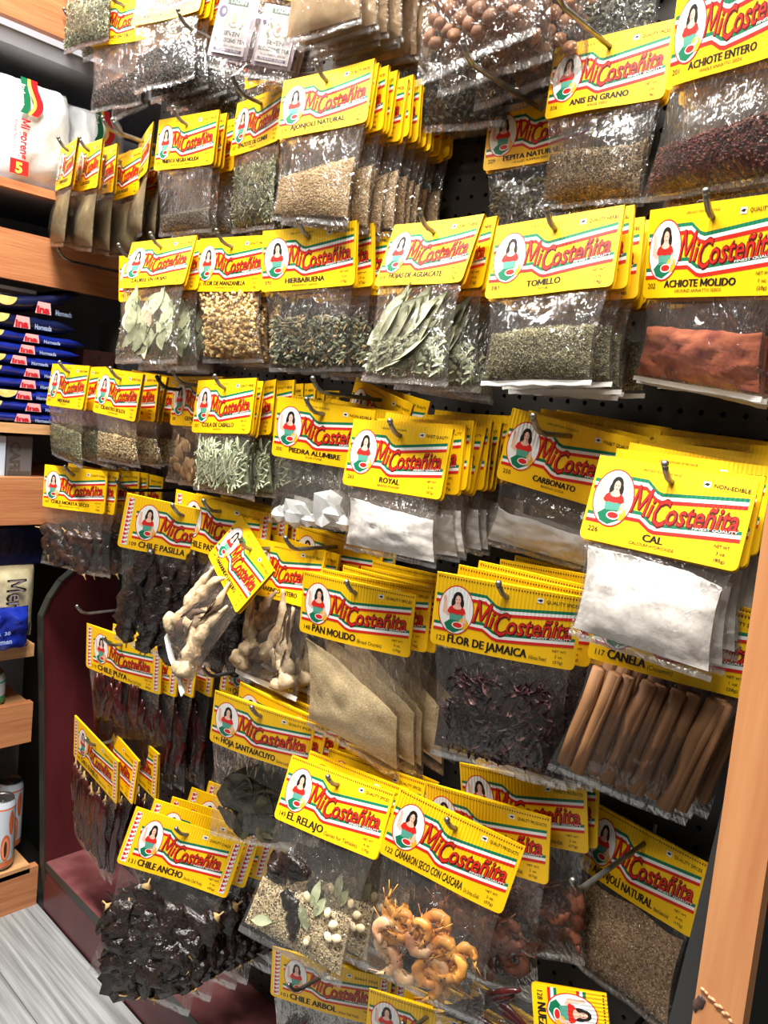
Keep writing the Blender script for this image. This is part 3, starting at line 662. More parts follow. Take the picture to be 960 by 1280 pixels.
            mb.add([(cx-.022, cy-.0033, mz+.085*h), (cx+.022, cy-.0033, mz+.085*h), (cx+.022, cy-.0033, mz+.135*h), (cx-.022, cy-.0033, mz+.135*h)], [(0, 1, 2, 3)], 5)
            tx('RELAXING BLEND', -.018, .018, mz+.095*h, .0035, 1, .01); tx('TADIN', -.013, .013, mz+.87*h, .006, 1, .02)
            P('tea_sachet', mb, [teap, GM('sachet_panel', (200, 188, 190), .5), GM('sachet_green', (70, 92, 70), .5), GM('sachet_sage', (140, 146, 120), .5), GM('sachet_rose', (190, 130, 110), .5), GM('sachet_purple', (84, 72, 100), .5)], smooth=False)
    return out

# ------------------------------------------------------------------ products
# key: size, origin (at the hook hole), (yaw, pitch, roll), pouch corners, contents, bulge, (code, name, sub, (wt, g), tag), label noun, copies behind, step, drift in x, card variant
PR = {
'clove': ('S', (-1.514, .777, .689), (15, -6, 0), (-.051, -.194, .078, -.188), 'clove', .008, ('212', 'CLAVO ENTERO', 'WHOLE CLOVES', ('1/4 oz.', '(7g)'), 'QUALITY SPICES'), 'brown whole cloves', 1, .02, 0),
'pepper_whole': ('S', (-1.332, .769, .678), (16, -15, -4), (-.035, -.202, .094, -.194), 'pepper_whole', .007, ('305', 'PIMIENTA NEGRA ENTERA', 'WHOLE BLACK PEPPER', ('1/2 oz.', '(14g)'), 'QUALITY SPICES'), 'whole black peppercorns', 7, .017, .002),
'tea': ('S', (-1.025, .752, .640), (32, -4, 8), (-.069, -.18, .069, -.184), 'tea', .008, ('371', 'TE 7 AZAHARES', 'SEVEN BLOSSOMS TEA', ('3 bags', '(5g)'), 'QUALITY HERBS'), 'lavender tea sachets', 2, .02, .0),
'tan': ('S', (-.900, .745, .668), (6, -3, -3), (-.069, -.18, .069, -.184), 'tan', .008, ('206', 'AJO MOLIDO', 'GROUND GARLIC', ('1 oz.', '(28g)'), 'QUALITY SPICES'), 'pale tan ground powder', 11, .014, .0),
'anis': ('S', (-.525, .868, .443), (3, -3, -1), (-.064, -.178, .065, -.181), 'anis', .011, ('306', 'ANIS EN GRANO', 'ANISE SEED', ('1/2 oz.', '(14g)'), 'QUALITY SPICES'), 'grey-brown anise seed', 1, .022, .0),
'achiote_whole': ('S', (-.331, .747, .41), (-22, 8, 5), (-.083, -.175, .067, -.17), 'achiote_whole', .011, ('201', 'ACHIOTE ENTERO', 'WHOLE ANNATTO SEEDS', ('1 oz.', '(28g)'), 'QUALITY SPICES'), 'dark red whole annatto seeds', 3, .022, .0),
'pepita': ('S', (-.637, .905, .405), (8, -6, -5), (-.062, -.185, .073, -.188), 'pepita', .009, ('229', 'PEPITA NATURAL', 'HULLED PUMPKIN SEED', ('1 oz.', '(28g)'), 'QUALITY SEEDS'), 'dark pumpkin seeds', 0, .02, .0),
'yaw_a': ('S', (-1.619, .735, .43), (-13, -3, 4), (-.069, -.18, .069, -.184), 'olive', .012, ('214', 'COMINO MOLIDO', 'GROUND CUMIN', ('1/2 oz.', '(14g)'), 'QUALITY SPICES'), 'olive-brown ground cumin', 3, .03, .012),
'yaw_b': ('S', (-1.542, .741, .421), (-10, 0, 5), (-.069, -.18, .069, -.184), 'olive', .012, ('213', 'CLAVO MOLIDO', 'GROUND CLOVES', ('1/2 oz.', '(14g)'), 'QUALITY SPICES'), 'olive-brown ground clove', 4, .032, .008),
'clavo_molido': ('S', (-1.451, .802, .445), (-20, -2, -2), (-.069, -.18, .069, -.184), 'olive', .012, ('209', 'CANELA MOLIDA', 'GROUND CINNAMON', ('1/2 oz.', '(14g)'), 'QUALITY SPICES'), 'tan-olive ground cinnamon', 3, .03, .004),
'pepper_ground': ('S', (-1.247, .765, .433), (8, -1, 0), (-.048, -.181, .081, -.176), 'pepper_ground', .008, ('243', 'PIMIENTA NEGRA MOLIDA', 'GROUND BLACK PEPPER', ('1/2 oz.', '(14g)'), 'QUALITY SPICES'), 'speckled ground black pepper', 4, .022, .0),
'epazote': ('S', (-1.085, .792, .449), (-7, -3, 0), (-.04, -.195, .089, -.199), 'epazote', .011, ('327', 'EPAZOTE DE COMER', 'EPAZOTE', ('1/4 oz.', '(7g)'), 'QUALITY HERBS'), 'stringy grey-green epazote', 3, .024, .0),
'sesame': ('S', (-.887, .753, .431), (12, -8, -5), (-.07, -.183, .061, -.206), 'sesame', .009, ('204', 'AJONJOLI NATURAL', 'NATURAL SESAME SEED', ('1 oz.', '(28g)'), 'QUALITY SPICES'), 'small tan sesame seed', 11, .0145, .0018),
'laurel': ('S', (-1.234, .726, .223), (11, -16, -4), (-.044, -.201, .101, -.203), 'laurel', .010, ('333', 'LAUREL EN HOJAS', 'BAY LEAVES', ('1/4 oz.', '(7g)'), 'QUALITY HERBS'), 'pale green bay leaves', 3, .024, .0),
'laurel_b': ('S', (-1.398, .798, .221), (16, 1, -4), (-.084, -.186, .06, -.186), 'hierbabuena', .010, ('332', 'HIERBA DEL SAPO', 'HERB', ('1/4 oz.', '(7g)'), 'QUALITY HERBS'), 'dark dried herb', 2, .03, .0),
'manzanilla': ('S', (-1.094, .768, .226), (9, -3, -1), (-.038, -.184, .094, -.177), 'manzanilla', .011, ('330', 'FLOR DE MANZANILLA', 'CHAMOMILE FLOWER', ('1/2 oz.', '(14g)'), 'QUALITY HERBS'), 'golden chamomile flowers', 3, .028, .0),
'hierbabuena': ('S', (-.882, .744, .222), (18, -2, -6), (-.059, -.182, .07, -.184), 'hierbabuena', .010, ('370', 'HIERBABUENA', 'SPEARMINT LEAVES', ('1/2 oz.', '(7g)'), 'QUALITY HERBS'), 'dark crumbled spearmint', 4, .028, .004),
'aguacate': ('S', (-.674, .766, .221), (-3, -16, 0), (-.043, -.196, .1, -.195), 'aguacate', .012, ('336', 'HOJAS DE AGUACATE', 'AVOCADO LEAVES', ('1/4 oz.', '(7g)'), 'QUALITY HERBS'), 'long grey-green avocado leaves', 3, .026, .0),
'tomillo': ('S', (-.492, .754, .208), (3, -10, -5), (-.065, -.167, .065, -.169), 'tomillo', .011, ('381', 'TOMILLO', 'THYME', ('1/2 oz.', '(14g)'), 'QUALITY HERBS'), 'grey-green thyme', 6, .018, .001),
'achiote_ground': ('S', (-.326, .762, .209), (-14, 8, 2), (-.08, -.152, .07, -.163), 'achiote_ground', .012, ('202', 'ACHIOTE MOLIDO', 'GROUND ANNATTO SEEDS', ('1 oz.', '(28g)'), 'QUALITY SPICES'), 'orange-red ground annatto', 4, .024, .0),
'oregano': ('S', (-1.569, .741, .002), (2, -5, -1), (-.031, -.166, .101, -.181), 'oregano', .011, ('339', 'MEJORANA', 'MARJORAM', ('1/2 oz.', '(14g)'), 'QUALITY HERBS'), 'green-grey marjoram flakes', 4, .03, .0),
'cilantro': ('S', (-1.383, .75, -.0), (2, -4, 2), (-.039, -.156, .109, -.147), 'cilantro', .011, ('222', 'CILANTRO BOLITA', 'CORIANDER SEED', ('1/2 oz.', '(14g)'), 'QUALITY SPICES'), 'round tan coriander seed', 5, .027, .003),
'ginger': ('S', (-1.186, .786, .004), (-1, -2, -3), (-.078, -.17, .051, -.171), 'ginger', .011, ('328', 'GENJIBRE', 'GINGER', ('1/2 oz.', '(14g)'), 'QUALITY SPICES'), 'pinkish dried ginger slices', 4, .026, .0),
'cola': ('S', (-1.063, .756, .003), (1, -5, -5), (-.056, -.162, .094, -.167), 'cola', .012, ('321', 'COLA DE CABALLO', 'HORSETAIL', ('1/2 oz.', '(14g)'), 'QUALITY HERBS'), 'cut pale green horsetail stalks', 7, .022, .002),
'alum': ('S', (-.845, .772, -.017), (26, 3, 2), (-.069, -.169, .061, -.161), 'alum', .010, ('350', 'PIEDRA ALUMBRE', 'ALUM STONE', ('1 oz.', '(28g)'), 'NON-EDIBLE'), 'white alum stones', 3, .028, .0),
'tilt_b': ('S', (-.836, .875, .012), (-9, 0, 13), (-.069, -.18, .069, -.184), 'carbonato', .006, ('250', 'CREMOR TARTARO', 'CREAM OF TARTAR', ('1 oz.', '(28g)'), 'FINEST QUALITY'), 'white cream of tartar', 1, .02, .0),
'royal': ('S', (-.673, .746, -.032), (8, -7, -1), (-.059, -.151, .083, -.151), 'royal', .012, ('265', 'ROYAL', 'BAKING POWDER', ('2 oz.', '(57g)'), 'FINEST QUALITY'), 'lumpy white baking powder', 8, .019, .002),
'carbonato': ('S', (-.477, .818, -.008), (15, 5, 8), (-.072, -.153, .057, -.146), 'carbonato', .010, ('250', 'CARBONATO', 'BAKING SODA', ('2 oz.', '(57g)'), 'FINEST QUALITY'), 'smooth white baking soda', 3, .025, .002),
'cal': ('S', (-.321, .75, -.04), (10, -12, 2), (-.062, -.166, .075, -.171), 'cal', .014, ('226', 'CAL', 'CALCIUM HYDROXIDE', ('3 oz.', '(85g)'), 'NON-EDIBLE'), 'bright white lime powder', 8, .02, -.001),
'morita': ('S', (-1.543, .753, -.201), (26, -2, -2), (-.071, -.186, .079, -.197), 'morita', .012, ('147', 'CHILE MORITA SECO', '(Dried Morita Chili)', ('1 oz.', '(28g)'), 'QUALITY CHILES'), 'small brown morita chiles', 4, .03, .01),
'pasilla': ('L', (-1.128, .74, -.211), (50, 12, 8), (-.072, -.25, .091, -.289), 'pasilla', .014, ('109', 'CHILE PASILLA', '(Pasilla Chili Pods)', ('3 oz.', '(85g)'), 'QUALITY CHILES'), 'long wrinkled black pasilla chiles', 0, .03, 0),
'pasilla_b': ('L', (-1.071, .775, -.195), (20, 5, 4), (-.087, -.275, .087, -.279), 'pasilla', .012, ('109', 'CHILE PASILLA', '(Pasilla Chili Pods)', ('3 oz.', '(85g)'), 'QUALITY CHILES'), 'rear-hook black pasilla chiles', 2, .03, .01),
'tamarind': ('S', (-.955, .750, -.234), (-4, -24, 25), (-.029, -.208, .1, -.215), 'tamarind', .014, ('124', 'TAMARINDO ENTERO', '(Dry Tamarind)', ('4 oz.', '(113g)'), 'QUALITY FRUITS'), 'beige tamarind pods, swung sideways', 0, .03, 0),
'tamarind_b': ('S', (-.915, .790, -.236), (6, -10, -2), (-.062, -.195, .072, -.205), 'tamarind', .015, ('124', 'TAMARINDO ENTERO', '(Dry Tamarind)', ('4 oz.', '(113g)'), 'QUALITY FRUITS'), 'beige tamarind pods hanging straight', 3, .03, .004),
'pan': ('M', (-.72, .749, -.246), (22, 6, 1), (-.06, -.206, .084, -.25), 'pan', .017, ('148', 'PAN MOLIDO', '(Bread Crumbs)', ('6 oz.', '(170g)'), 'QUALITY SPICES'), 'fine cream bread crumbs', 4, .03, .002),
'jamaica': ('M', (-.477, .735, -.190), (29, 10, 1), (-.066, -.213, .097, -.223), 'jamaica', .018, ('123', 'FLOR DE JAMAICA', '(Hibiscus Flower)', ('2 oz.', '(57g)'), 'QUALITY SPICES'), 'dark purple hibiscus flowers', 4, .03, .004),
'canela': ('M', (-.313, .8, -.172), (20, 3, 3), (-.100, -.208, .050, -.222), 'canela', .014, ('117', 'CANELA', '(Cinnamon)', ('1 oz.', '(28g)'), 'QUALITY SPICES'), 'long brown cinnamon sticks', 2, .03, 0),
'puya': ('L', (-1.351, .776, -.501), (18, 8, 3), (-.077, -.261, .098, -.267), 'puya', .014, ('119', 'CHILE PUYA', '(Puya Chili Pods)', ('3 oz.', '(85g)'), 'QUALITY CHILES'), 'thin dark red puya chiles', 3, .034, .02),
'hoja_santa': ('M', (-.864, .729, -.463), (26, 10, 6), (-.065, -.241, .093, -.211), 'hoja_santa', .014, ('141', 'HOJA SANTA/ACUYO', '(Santa Leaf)', ('1/2 oz.', '(14g)'), 'QUALITY SPICES'), 'crumpled dark green holy leaves', 4, .03, .004),
'guajillo': ('L', (-1.376, .748, -.708), (-2, 7, 7), (-.105, -.27, .045, -.29), 'guajillo', .014, ('107', 'CHILE GUAJILLO', '(Guajillo Chili Pods)', ('3 oz.', '(85g)'), 'QUALITY CHILES'), 'smooth dark guajillo chiles', 2, .036, .015),
'ancho': ('L', (-1.034, .735, -.73), (45, -9, 13), (-.079, -.257, .1, -.277), 'ancho', .018, ('131', 'CHILE ANCHO', '(Ancho Chili Pods)', ('3 oz.', '(85g)'), 'QUALITY CHILES'), 'broad wrinkled black ancho chiles', 5, .032, .004),
'relajo': ('M', (-.71, .743, -.509), (16, -20, 1), (-.084, -.221, .079, -.228), 'relajo', .013, ('149', 'EL RELAJO', '(Spices for Tamales)', ('6 oz.', '(170g)'), 'QUALITY SPICES'), 'mixed tamale spices', 3, .03, .004),
'camaron': ('M', (-.52, .757, -.488), (23, -6, 10), (-.058, -.215, .105, -.208), 'shrimp', .018, ('122', 'CAMARON SECO CON CASCARA', '(Dry Shrimp w/Shell)', ('2 oz.', '(57g)'), 'QUALITY PRODUCTS'), 'golden dried shrimp', 0, .03, .0),
'camaron_b': ('M', (-.504, .790, -.469), (14, 6, -4), (-.075, -.235, .075, -.238), 'shrimp_dark', .014, ('122', 'CAMARON SECO CON CASCARA', '(Dry Shrimp w/Shell)', ('2 oz.', '(57g)'), 'QUALITY PRODUCTS'), 'brown shrimp behind the golden shrimp', 0, .03, .0),
'camaron_c': ('M', (-.482, .827, -.438), (15, 8, -8), (-.085, -.250, .07, -.22), 'shrimp_dark', .014, ('122', 'CAMARON SECO CON CASCARA', '(Dry Shrimp w/Shell)', ('2 oz.', '(57g)'), 'QUALITY PRODUCTS'), 'brown dried shrimp near the board', 1, .027, .002),
'ajonjoli2': ('M', (-.353, .910, -.480), (-12, -8, -2), (-.066, -.185, .078, -.185), 'ajonjoli2', .012, ('114', 'AJONJOLÍ NATURAL', '(Natural Sesame Seed)', ('6 oz.', '(170g)'), 'QUALITY SPICES'), 'speckled brown natural sesame', 0, .02, .0),
'arbol': ('L', (-.757, .82, -.85), (30, 10, 0), (-.085, -.27, .085, -.27), 'arbol', .012, ('101', 'CHILE ARBOL', '(Arbol Chili Pods)', ('3 oz.', '(85g)'), 'QUALITY CHILES'), 'thin red arbol chiles', 2, .03, .01),
'se': ('M', (-.548, .789, -.773), (28, 8, 0), (-.075, -.23, .075, -.234), 'shrimp_dark', .012, ('125', 'CAMARON PELADO', '(Peeled Shrimp)', ('2 oz.', '(57g)'), 'QUALITY PRODUCTS'), 'peeled shrimp at the bottom', 3, .03, .03),
'tilt_c': ('M', (-.325, .81, -.70), (14, -6, 74), (-.075, -.20, .075, -.20), 'arbol', .008, ('128', 'NUEZ MOSCADA', '(Nutmeg)', ('1 oz.', '(28g)'), 'QUALITY SPICES'), 'small spice turned on its side', 0, .02, .0),
'nuts': ('M', (-.70, .79, .660), (4, -6, -12), (-.082, -.25, .082, -.25), 'nuts', .016, ('118', 'NUEZ', '(Nuts)', ('4 oz.', '(113g)'), 'QUALITY SPICES'), 'round brown nuts', 3, .035, .02),
'flakes': ('S', (-1.60, .75, .80), (10, -4, -4), (-.069, -.18, .069, -.184), 'epazote', .010, ('319', 'BORRAJA', 'BORAGE', ('1/4 oz.', '(7g)'), 'QUALITY HERBS'), 'grey borage in the top corner', 2, .03, .0),
'rear_herb': ('S', (-1.255, .86, .585), (6, -4, -4), (-.069, -.18, .069, -.184), 'epazote', .010, ('335', 'MANRRUBIO', 'HOREHOUND', ('1/4 oz.', '(7g)'), 'QUALITY HERBS'), 'pale horehound behind the peppercorns', 1, .03, .0),
'rear_seed': ('M', (-.735, .885, .625), (6, -3, 3), (-.075, -.24, .075, -.24), 'pepita', .010, ('220', 'PEPITA TOSTADA', '(Toasted Seed)', ('1 oz.', '(28g)'), 'QUALITY SEEDS'), 'dark toasted seeds under the nuts', 1, .02, .0),
'rear_seed_b': ('M', (-.565, .90, .64), (2, -3, -3), (-.075, -.24, .075, -.24), 'pepita', .010, ('221', 'LINAZA', '(Flax Seed)', ('1 oz.', '(28g)'), 'QUALITY SEEDS'), 'dark flax seed behind the nuts', 0, .02, .0),
'rear_santa': ('L', (-1.03, .86, -.46), (8, 0, 3), (-.09, -.27, .09, -.27), 'puya', .012, ('119', 'CHILE CASCABEL', '(Cascabel Chili)', ('3 oz.', '(85g)'), 'QUALITY CHILES'), 'dark chiles tucked behind tamarind', 1, .03, .0),
'rear_spice': ('M', (-.86, .84, -.215), (12, 2, 4), (-.075, -.235, .075, -.235), 'puya', .012, ('120', 'CHILE COLORADO', '(Red Chili)', ('3 oz.', '(85g)'), 'QUALITY SPICES'), 'red chiles behind the bread crumbs', 1, .03, .0),
}
ORD = ['second', 'third', 'fourth', 'fifth', 'sixth', 'seventh', 'eighth', 'ninth', 'tenth', 'eleventh', 'twelfth', 'thirteenth']
def rotm(y, p, r):
    y, p, r = map(math.radians, (y, p, r))
    return Matrix.Rotation(y, 4, 'Z') @ Matrix.Rotation(p, 4, 'X') @ Matrix.Rotation(r, 4, 'Y')
HOOKS = []
DZ = {'cal': .0045, 'royal': .003, 'carbonato': .003, 'jamaica': .003, 'camaron_c': .003, 'pan': .002, 'ancho': .004}
def dup(root, name, parent=None):
    c = root.copy(); C.link(c); c.name = name
    if parent is not None: c.parent = parent
    for ch in list(root.children): dup(ch, ch.name.split('.')[0], c)
    return c
for idx, (key, pr) in enumerate(PR.items()):
    kind, org, rot, q, cont, T, txt, noun, nb, step, drift = pr
    var = idx % 5; code, nm, sub, wt, tag = txt
    B = Bag(kind, q, T, idx+1)
    root = link('spice_bag', None)
    root.empty_display_size = .03
    root.matrix_world = Matrix.Translation((org[0], org[1], Z(org[2]))) @ rotm(*rot)
    single = f'clear bag of {noun}, yellow header card'
    if len(noun.split()) > 6: print('LONG', noun)
    root['label'] = single + (', foremost on its hook' if nb else ''); root['category'] = 'spice bag'
    if nb: root['group'] = f'bags of {noun}'
    cd = link('header_card', card_mesh(kind, var, tag), root)
    link('product_lettering', name_mesh(kind, var, code, nm, sub, wt), cd)
    link('pouch', B.film(foil=(cont in ('tomillo', 'achiote_ground', 'tamarind'))), root)
    for pn, me, stuff, lb in contents(cont, B):
        o = link(pn, me, root)
        if stuff: o['kind'] = 'stuff'
        if lb: o['label'] = lb
    rj = random.Random(idx*7+3); hy = org[1]
    for k in range(nb):
        y = org[1] + step*(k+1)
        if y > BOARD-.022: break
        c = dup(root, 'spice_bag')
        f = 1-.55*(k+1)/max(nb, 1)
        jy = rot[0]*f + rj.uniform(-9, 7); jp = rot[1]*f*.6 + rj.uniform(-3, 2); jr = rot[2]*f + rj.uniform(-3.5, 3.5)
        c.matrix_world = Matrix.Translation((org[0]+drift*(k+1)+rj.uniform(-.002, .002), y, Z(org[2])+DZ.get(key, 0)*(k+1)+rj.uniform(-.003, .003))) @ rotm(jy, jp, jr)
        c['label'] = f'clear bag of {noun}, {ORD[k]} on its hook from the front'
        if len(c['label'].split()) > 16: print('LONG', c['label'])
    HOOKS.append((key, org, noun))

# ------------------------------------------------------------------ peg hooks
def hook_mesh(L_, m, name='peg_hook'):
    mb = MB(); r = .0031
    pts = [(0, 0, 0), (0, -L_+.026, 0), (0, -L_+.018, .001), (0, -L_+.010, .005), (0, -L_+.003, .012), (0, -L_, .016)]
    mb.tube(pts, r, 10); mb.blob((0, -L_-.0005, .0175), (r*1.25,)*3, 10, 6)
    mb.tube([(0, 0, .0), (0, .003, .004), (0, .003, .016)], r, 8)
    return mb.mesh(name, m, True)
HM = {}
def place_hook(x, tip, z, label, dark=False):
    L_ = round(BOARD-.004-tip, 3); k = (L_, dark)
    if k not in HM: HM[k] = hook_mesh(L_, HOOKBLK if dark else METAL)
    return link('peg_hook', HM[k], None, (x, BOARD-.004, Z(z)), label, 'hook', 'peg hooks on the board')
for key, org, noun in HOOKS:
    if key in ('camaron_b', 'camaron_c', 'pasilla_b', 'tamarind_b'): continue
    tip = min(.736, org[1]-.022)
    place_hook(org[0], tip, org[2]+.002, f'metal peg hook carrying the {noun}')
place_hook(-1.071, .738, -.193, 'metal peg hook behind the pasilla chiles')
for x, z, lb, dk in ((-1.645, .228, 'empty metal hook jutting over the wooden shelf rail', False), (-1.238, -.005, 'black empty hook between the coriander and ginger bags', True),
                     (-1.348, -.20, 'black empty hook below the coriander bags', True), (-1.47, -.468, 'empty hook in front of the maroon panel', False),
                     (-1.494, .458, 'empty hook above the ground cinnamon bags', False), (-1.733+.05, .692, 'empty hook in the top left corner', False)):
    place_hook(x, .738, z, lb, dk)

# ------------------------------------------------------------------ pegboard wall
mb = MB(); P_ = .0254; x0, z0 = -.0111-.0254*64, -.6096-.0254*24
y = BOARD
hs = [(math.cos(i*PI/4+PI/8), math.sin(i*PI/4+PI/8)) for i in range(8)]
nx, nz = 71, 84
vid = {}
def gv(i, j):
    if (i, j) not in vid: vid[(i, j)] = len(mb.v); mb.v.append((x0+i*P_, y, Z(z0+j*P_)))
    return vid[(i, j)]
for i in range(nx):
    for j in range(nz):
        a, b, c, d = gv(i, j), gv(i+1, j), gv(i+1, j+1), gv(i, j+1)
        cx, cz = x0+(i+.5)*P_, z0+(j+.5)*P_; k = len(mb.v)
        mb.v += [(cx+.0034*h[0], y, Z(cz+.0034*h[1])) for h in hs]
        mb.v += [(cx+.0034*h[0], y+.005, Z(cz+.0034*h[1])) for h in hs]
        # hs: 0 E-up,1 N-right,2 N-left,3 W-up,4 W-down,5 S-left,6 S-right,7 E-down
        F = [(c, k+1, k+0), (c, b, k+7, k+0)[::-1], (c, d, k+2, k+1), (d, k+3, k+2), (d, a, k+4, k+3), (a, k+5, k+4), (a, b, k+6, k+5), (b, k+7, k+6)]
        F[1] = (b, c, k+0, k+7)
        mb.f += F; mb.m += [0]*8
        mb.f += [(k+q, k+(q+1) % 8, k+8+(q+1) % 8, k+8+q) for q in range(8)]; mb.m += [0]*8
link('wall_back', mb.mesh('pegboard', PEG), kind='structure')
mb = MB(); mb.box(x0, x0+nx*P_, BOARD+.03, BOARD+.035, Z(z0), Z(z0+nz*P_)); link('wall_back_panel', mb.mesh('wall_back_panel', DARK), kind='structure')

# ------------------------------------------------------------------ base deck, maroon end panel, floor
mb = MB(); mb.box(-1.676, .3, .806, BOARD, Z(-1.237), Z(-1.125)); 
deck = link('display_base', mb.mesh('display_base', MAROON), label='maroon laminate base ledge under the hanging bags', cat='shelf base')
mb = MB(); mb.box(-1.676, .3, .806, BOARD, Z(-1.125), Z(-1.121)); link('top_board', mb.mesh('top_board', MAROONTOP), deck)
mb = MB(); mb.box(-1.676, .3, .8035, .806, Z(-1.137), Z(-1.1205)); link('edge_trim', mb.mesh('edge_trim', BLKTRIM), deck, label='black front edge strip')
prof = [(.818, -1.237), (.804, -1.12), (.790, -.90), (.777, -.70), (.769, -.60), (.765, -.53), (.780, -.492), (.803, -.455), (.84, -.425), (.88, -.405), (BOARD, -.395), (BOARD, -1.237)]
def extr(prof, xa, xb):
    n = len(prof); vs = [(xa, y, Z(z)) for y, z in prof]+[(xb, y, Z(z)) for y, z in prof]
    return vs, [tuple(range(n)), tuple(range(n, 2*n))[::-1]]+[(i, n+i, n+(i+1) % n, (i+1) % n) for i in range(n)]
mb = MB(); mb.add(*extr(prof, -1.694, -1.676)); ep = link('end_panel', mb.mesh('end_panel', MAROON), label='maroon laminate end panel with a rounded upper corner', cat='panel')
mb = MB()
for (a, b) in zip(prof[:-2], prof[1:-1]):
    d = Vector((b[0]-a[0], b[1]-a[1])).normalized(); n_ = Vector((-d.y, d.x))*.004
    if n_.x > 0 and a[1] < -.5: n_ = -n_
    if n_.y < 0 and a[1] >= -.5: n_ = -n_
    vs = [(x, p[0]+o.x, Z(p[1]+o.y)) for x in (-1.696, -1.674) for p, o in ((a, Vector((0, 0))), (b, Vector((0, 0))), (b, n_), (a, n_))]
    mb.add(vs, [(0, 1, 2, 3), (7, 6, 5, 4), (0, 4, 5, 1), (1, 5, 6, 2), (2, 6, 7, 3), (3, 7, 4, 0)])
link('edge_trim', mb.mesh('edge_trim', BLKTRIM), ep, label='black rubber edge strip')
fl = MB(); fl.box(-4, 2.5, -2.5, 2.0, -.03, -.004); floor = link('floor', fl.mesh('floor', DARK), kind='structure')
rr = random.Random(5); pw = .152
for r_ in range(-3, 7):
    y1 = .8035-r_*pw
    if r_ < 0 and r_ > -4: continue
    off = rr.uniform(0, 1.2)
    for k in range(-3, 2):
        xa = k*1.22+off-.6; mb = MB(); mb.box(xa+.0008, xa+1.2192, y1-pw+.0008, y1-.0008, -.004, 0)
        link('plank', mb.mesh('plank', FLOORM), floor)
# ------------------------------------------------------------------ side shelving on the left
def slab(name, x0, x1, y0, y1, za, zb, m, **k):
    mb = MB(); mb.box(x0, x1, y0, y1, Z(za), Z(zb)); return link(name, mb.mesh(name, m), **k)
YA, YB = .05, 1.25
slab('trim_1', SHX-.02, SHX, YA, YB, .662, .80, WOODR, kind='structure')
slab('trim_2', SHX-.02, SHX, YA, YB, .176, .272, WOODR, kind='structure')
slab('trim_3', SHX-.02, SHX, YA, YB, -.328, -.226, WOODR, kind='structure')
slab('trim_4', SHX-.02, SHX, YA, .765, -.826, -.733, WOODR, kind='structure')
slab('trim_5', SHX-.02, SHX, YA, .80, -1.237, -1.139, WOODR, kind='structure')
def shelf(z, t, lb, m=WOODEDGE, xo=0, yb=YB): return slab('shelf_board', SHX-.36, SHX+xo, YA, yb, z-t, z, m, label=lb, cat='shelf')
shelf(.366, .014, 'shelf board carrying the white noodle packs', GREYBACK, -.021)
slab('trim_6', SHX-.02, SHX, YA, YB, .350, .367, WOODR, kind='structure')
shelf(.65, .03, 'topmost grey shelf board at the left', GREYBACK, -.021)
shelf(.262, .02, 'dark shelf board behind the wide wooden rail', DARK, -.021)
shelf(-.113, .02, 'thin wooden shelf board carrying the stacked blue packets', WOODEDGE)
shelf(-.232, .02, 'shelf board level with the light wooden rail', WOODEDGE, -.021)
shelf(-.597, .028, 'orange wooden shelf board under the blue bag', WOODEDGE, 0, .76)
shelf(-.74, .02, 'shelf board above the drink cans', WOODEDGE, -.021, .765)
shelf(-1.13, .02, 'lowest wooden shelf board carrying the drink cans', WOODEDGE, 0, .78)
slab('wall_left', SHX-.40, SHX-.37, YA, YB+.1, -1.237, 1.1, GREYBACK, kind='structure')
slab('wall_far', SHX-.40, SHX, YB, YB+.02, -1.237, 1.1, GREYBACK, kind='structure')
slab('shelf_divider', SHX-.37, SHX-.022, .90, .915, -1.237, -.34, DARK, label='dark upright divider inside the lower shelving', cat='divider')

# ------------------------------------------------------------------ right-hand wooden upright
def tilted(name, xt, xb, wd, y0, y1, m, parent=None, **k):
    mb = MB(); zt, zb = .1, -1.237; zz = -.465
    f = lambda z: xb+(xt-xb)*(z-zz)/(0-zz)
    vs = [(f(z)+a, y, Z(z)) for z in (zb, zt) for a, y in ((0, y0), (wd, y0), (wd, y1), (0, y1))]
    mb.add(vs, [(0, 3, 2, 1), (4, 5, 6, 7), (0, 1, 5, 4), (1, 2, 6, 5), (2, 3, 7, 6), (3, 0, 4, 7)])
    return link(name, mb.mesh(name, m), parent, **k)
post = tilted('wooden_upright', -.1996, -.1873, .0375, .640, .658, WOOD, label='light wooden upright board at the right edge with a torn knot', cat='post')
mb = MB(); mb.blob((-.1845, .6405, Z(-.445)), (.0042, .0018, .0085), 10, 7, 0, .5, 3, Matrix.Rotation(.3, 3, 'Y'))
link('knot', mb.mesh('knot', GM('dark_knot', (84, 60, 52), .6, (52, 38, 34), scale=200), True), post, label='dark torn knot')
mb = MB()
for i in range(9):
    a = i/8; mb.blob((-.183+.024*a, .6398, Z(-.4315-.011*a+.0015*math.sin(i*3))), (.0024, .0011, .0014), 7, 4, 0, .6, i, Matrix.Rotation(.5, 3, 'Y'))
link('splinter', mb.mesh('splinter', GM('raw_splinter', (224, 164, 120), .7, (190, 120, 84), scale=150), True), post)
tilted('black_divider', -.181, -.2105, .034, .662, BOARD, GM('black_divider_paint', (44, 46, 46), .5), label='black end divider standing behind the wooden upright', cat='divider')

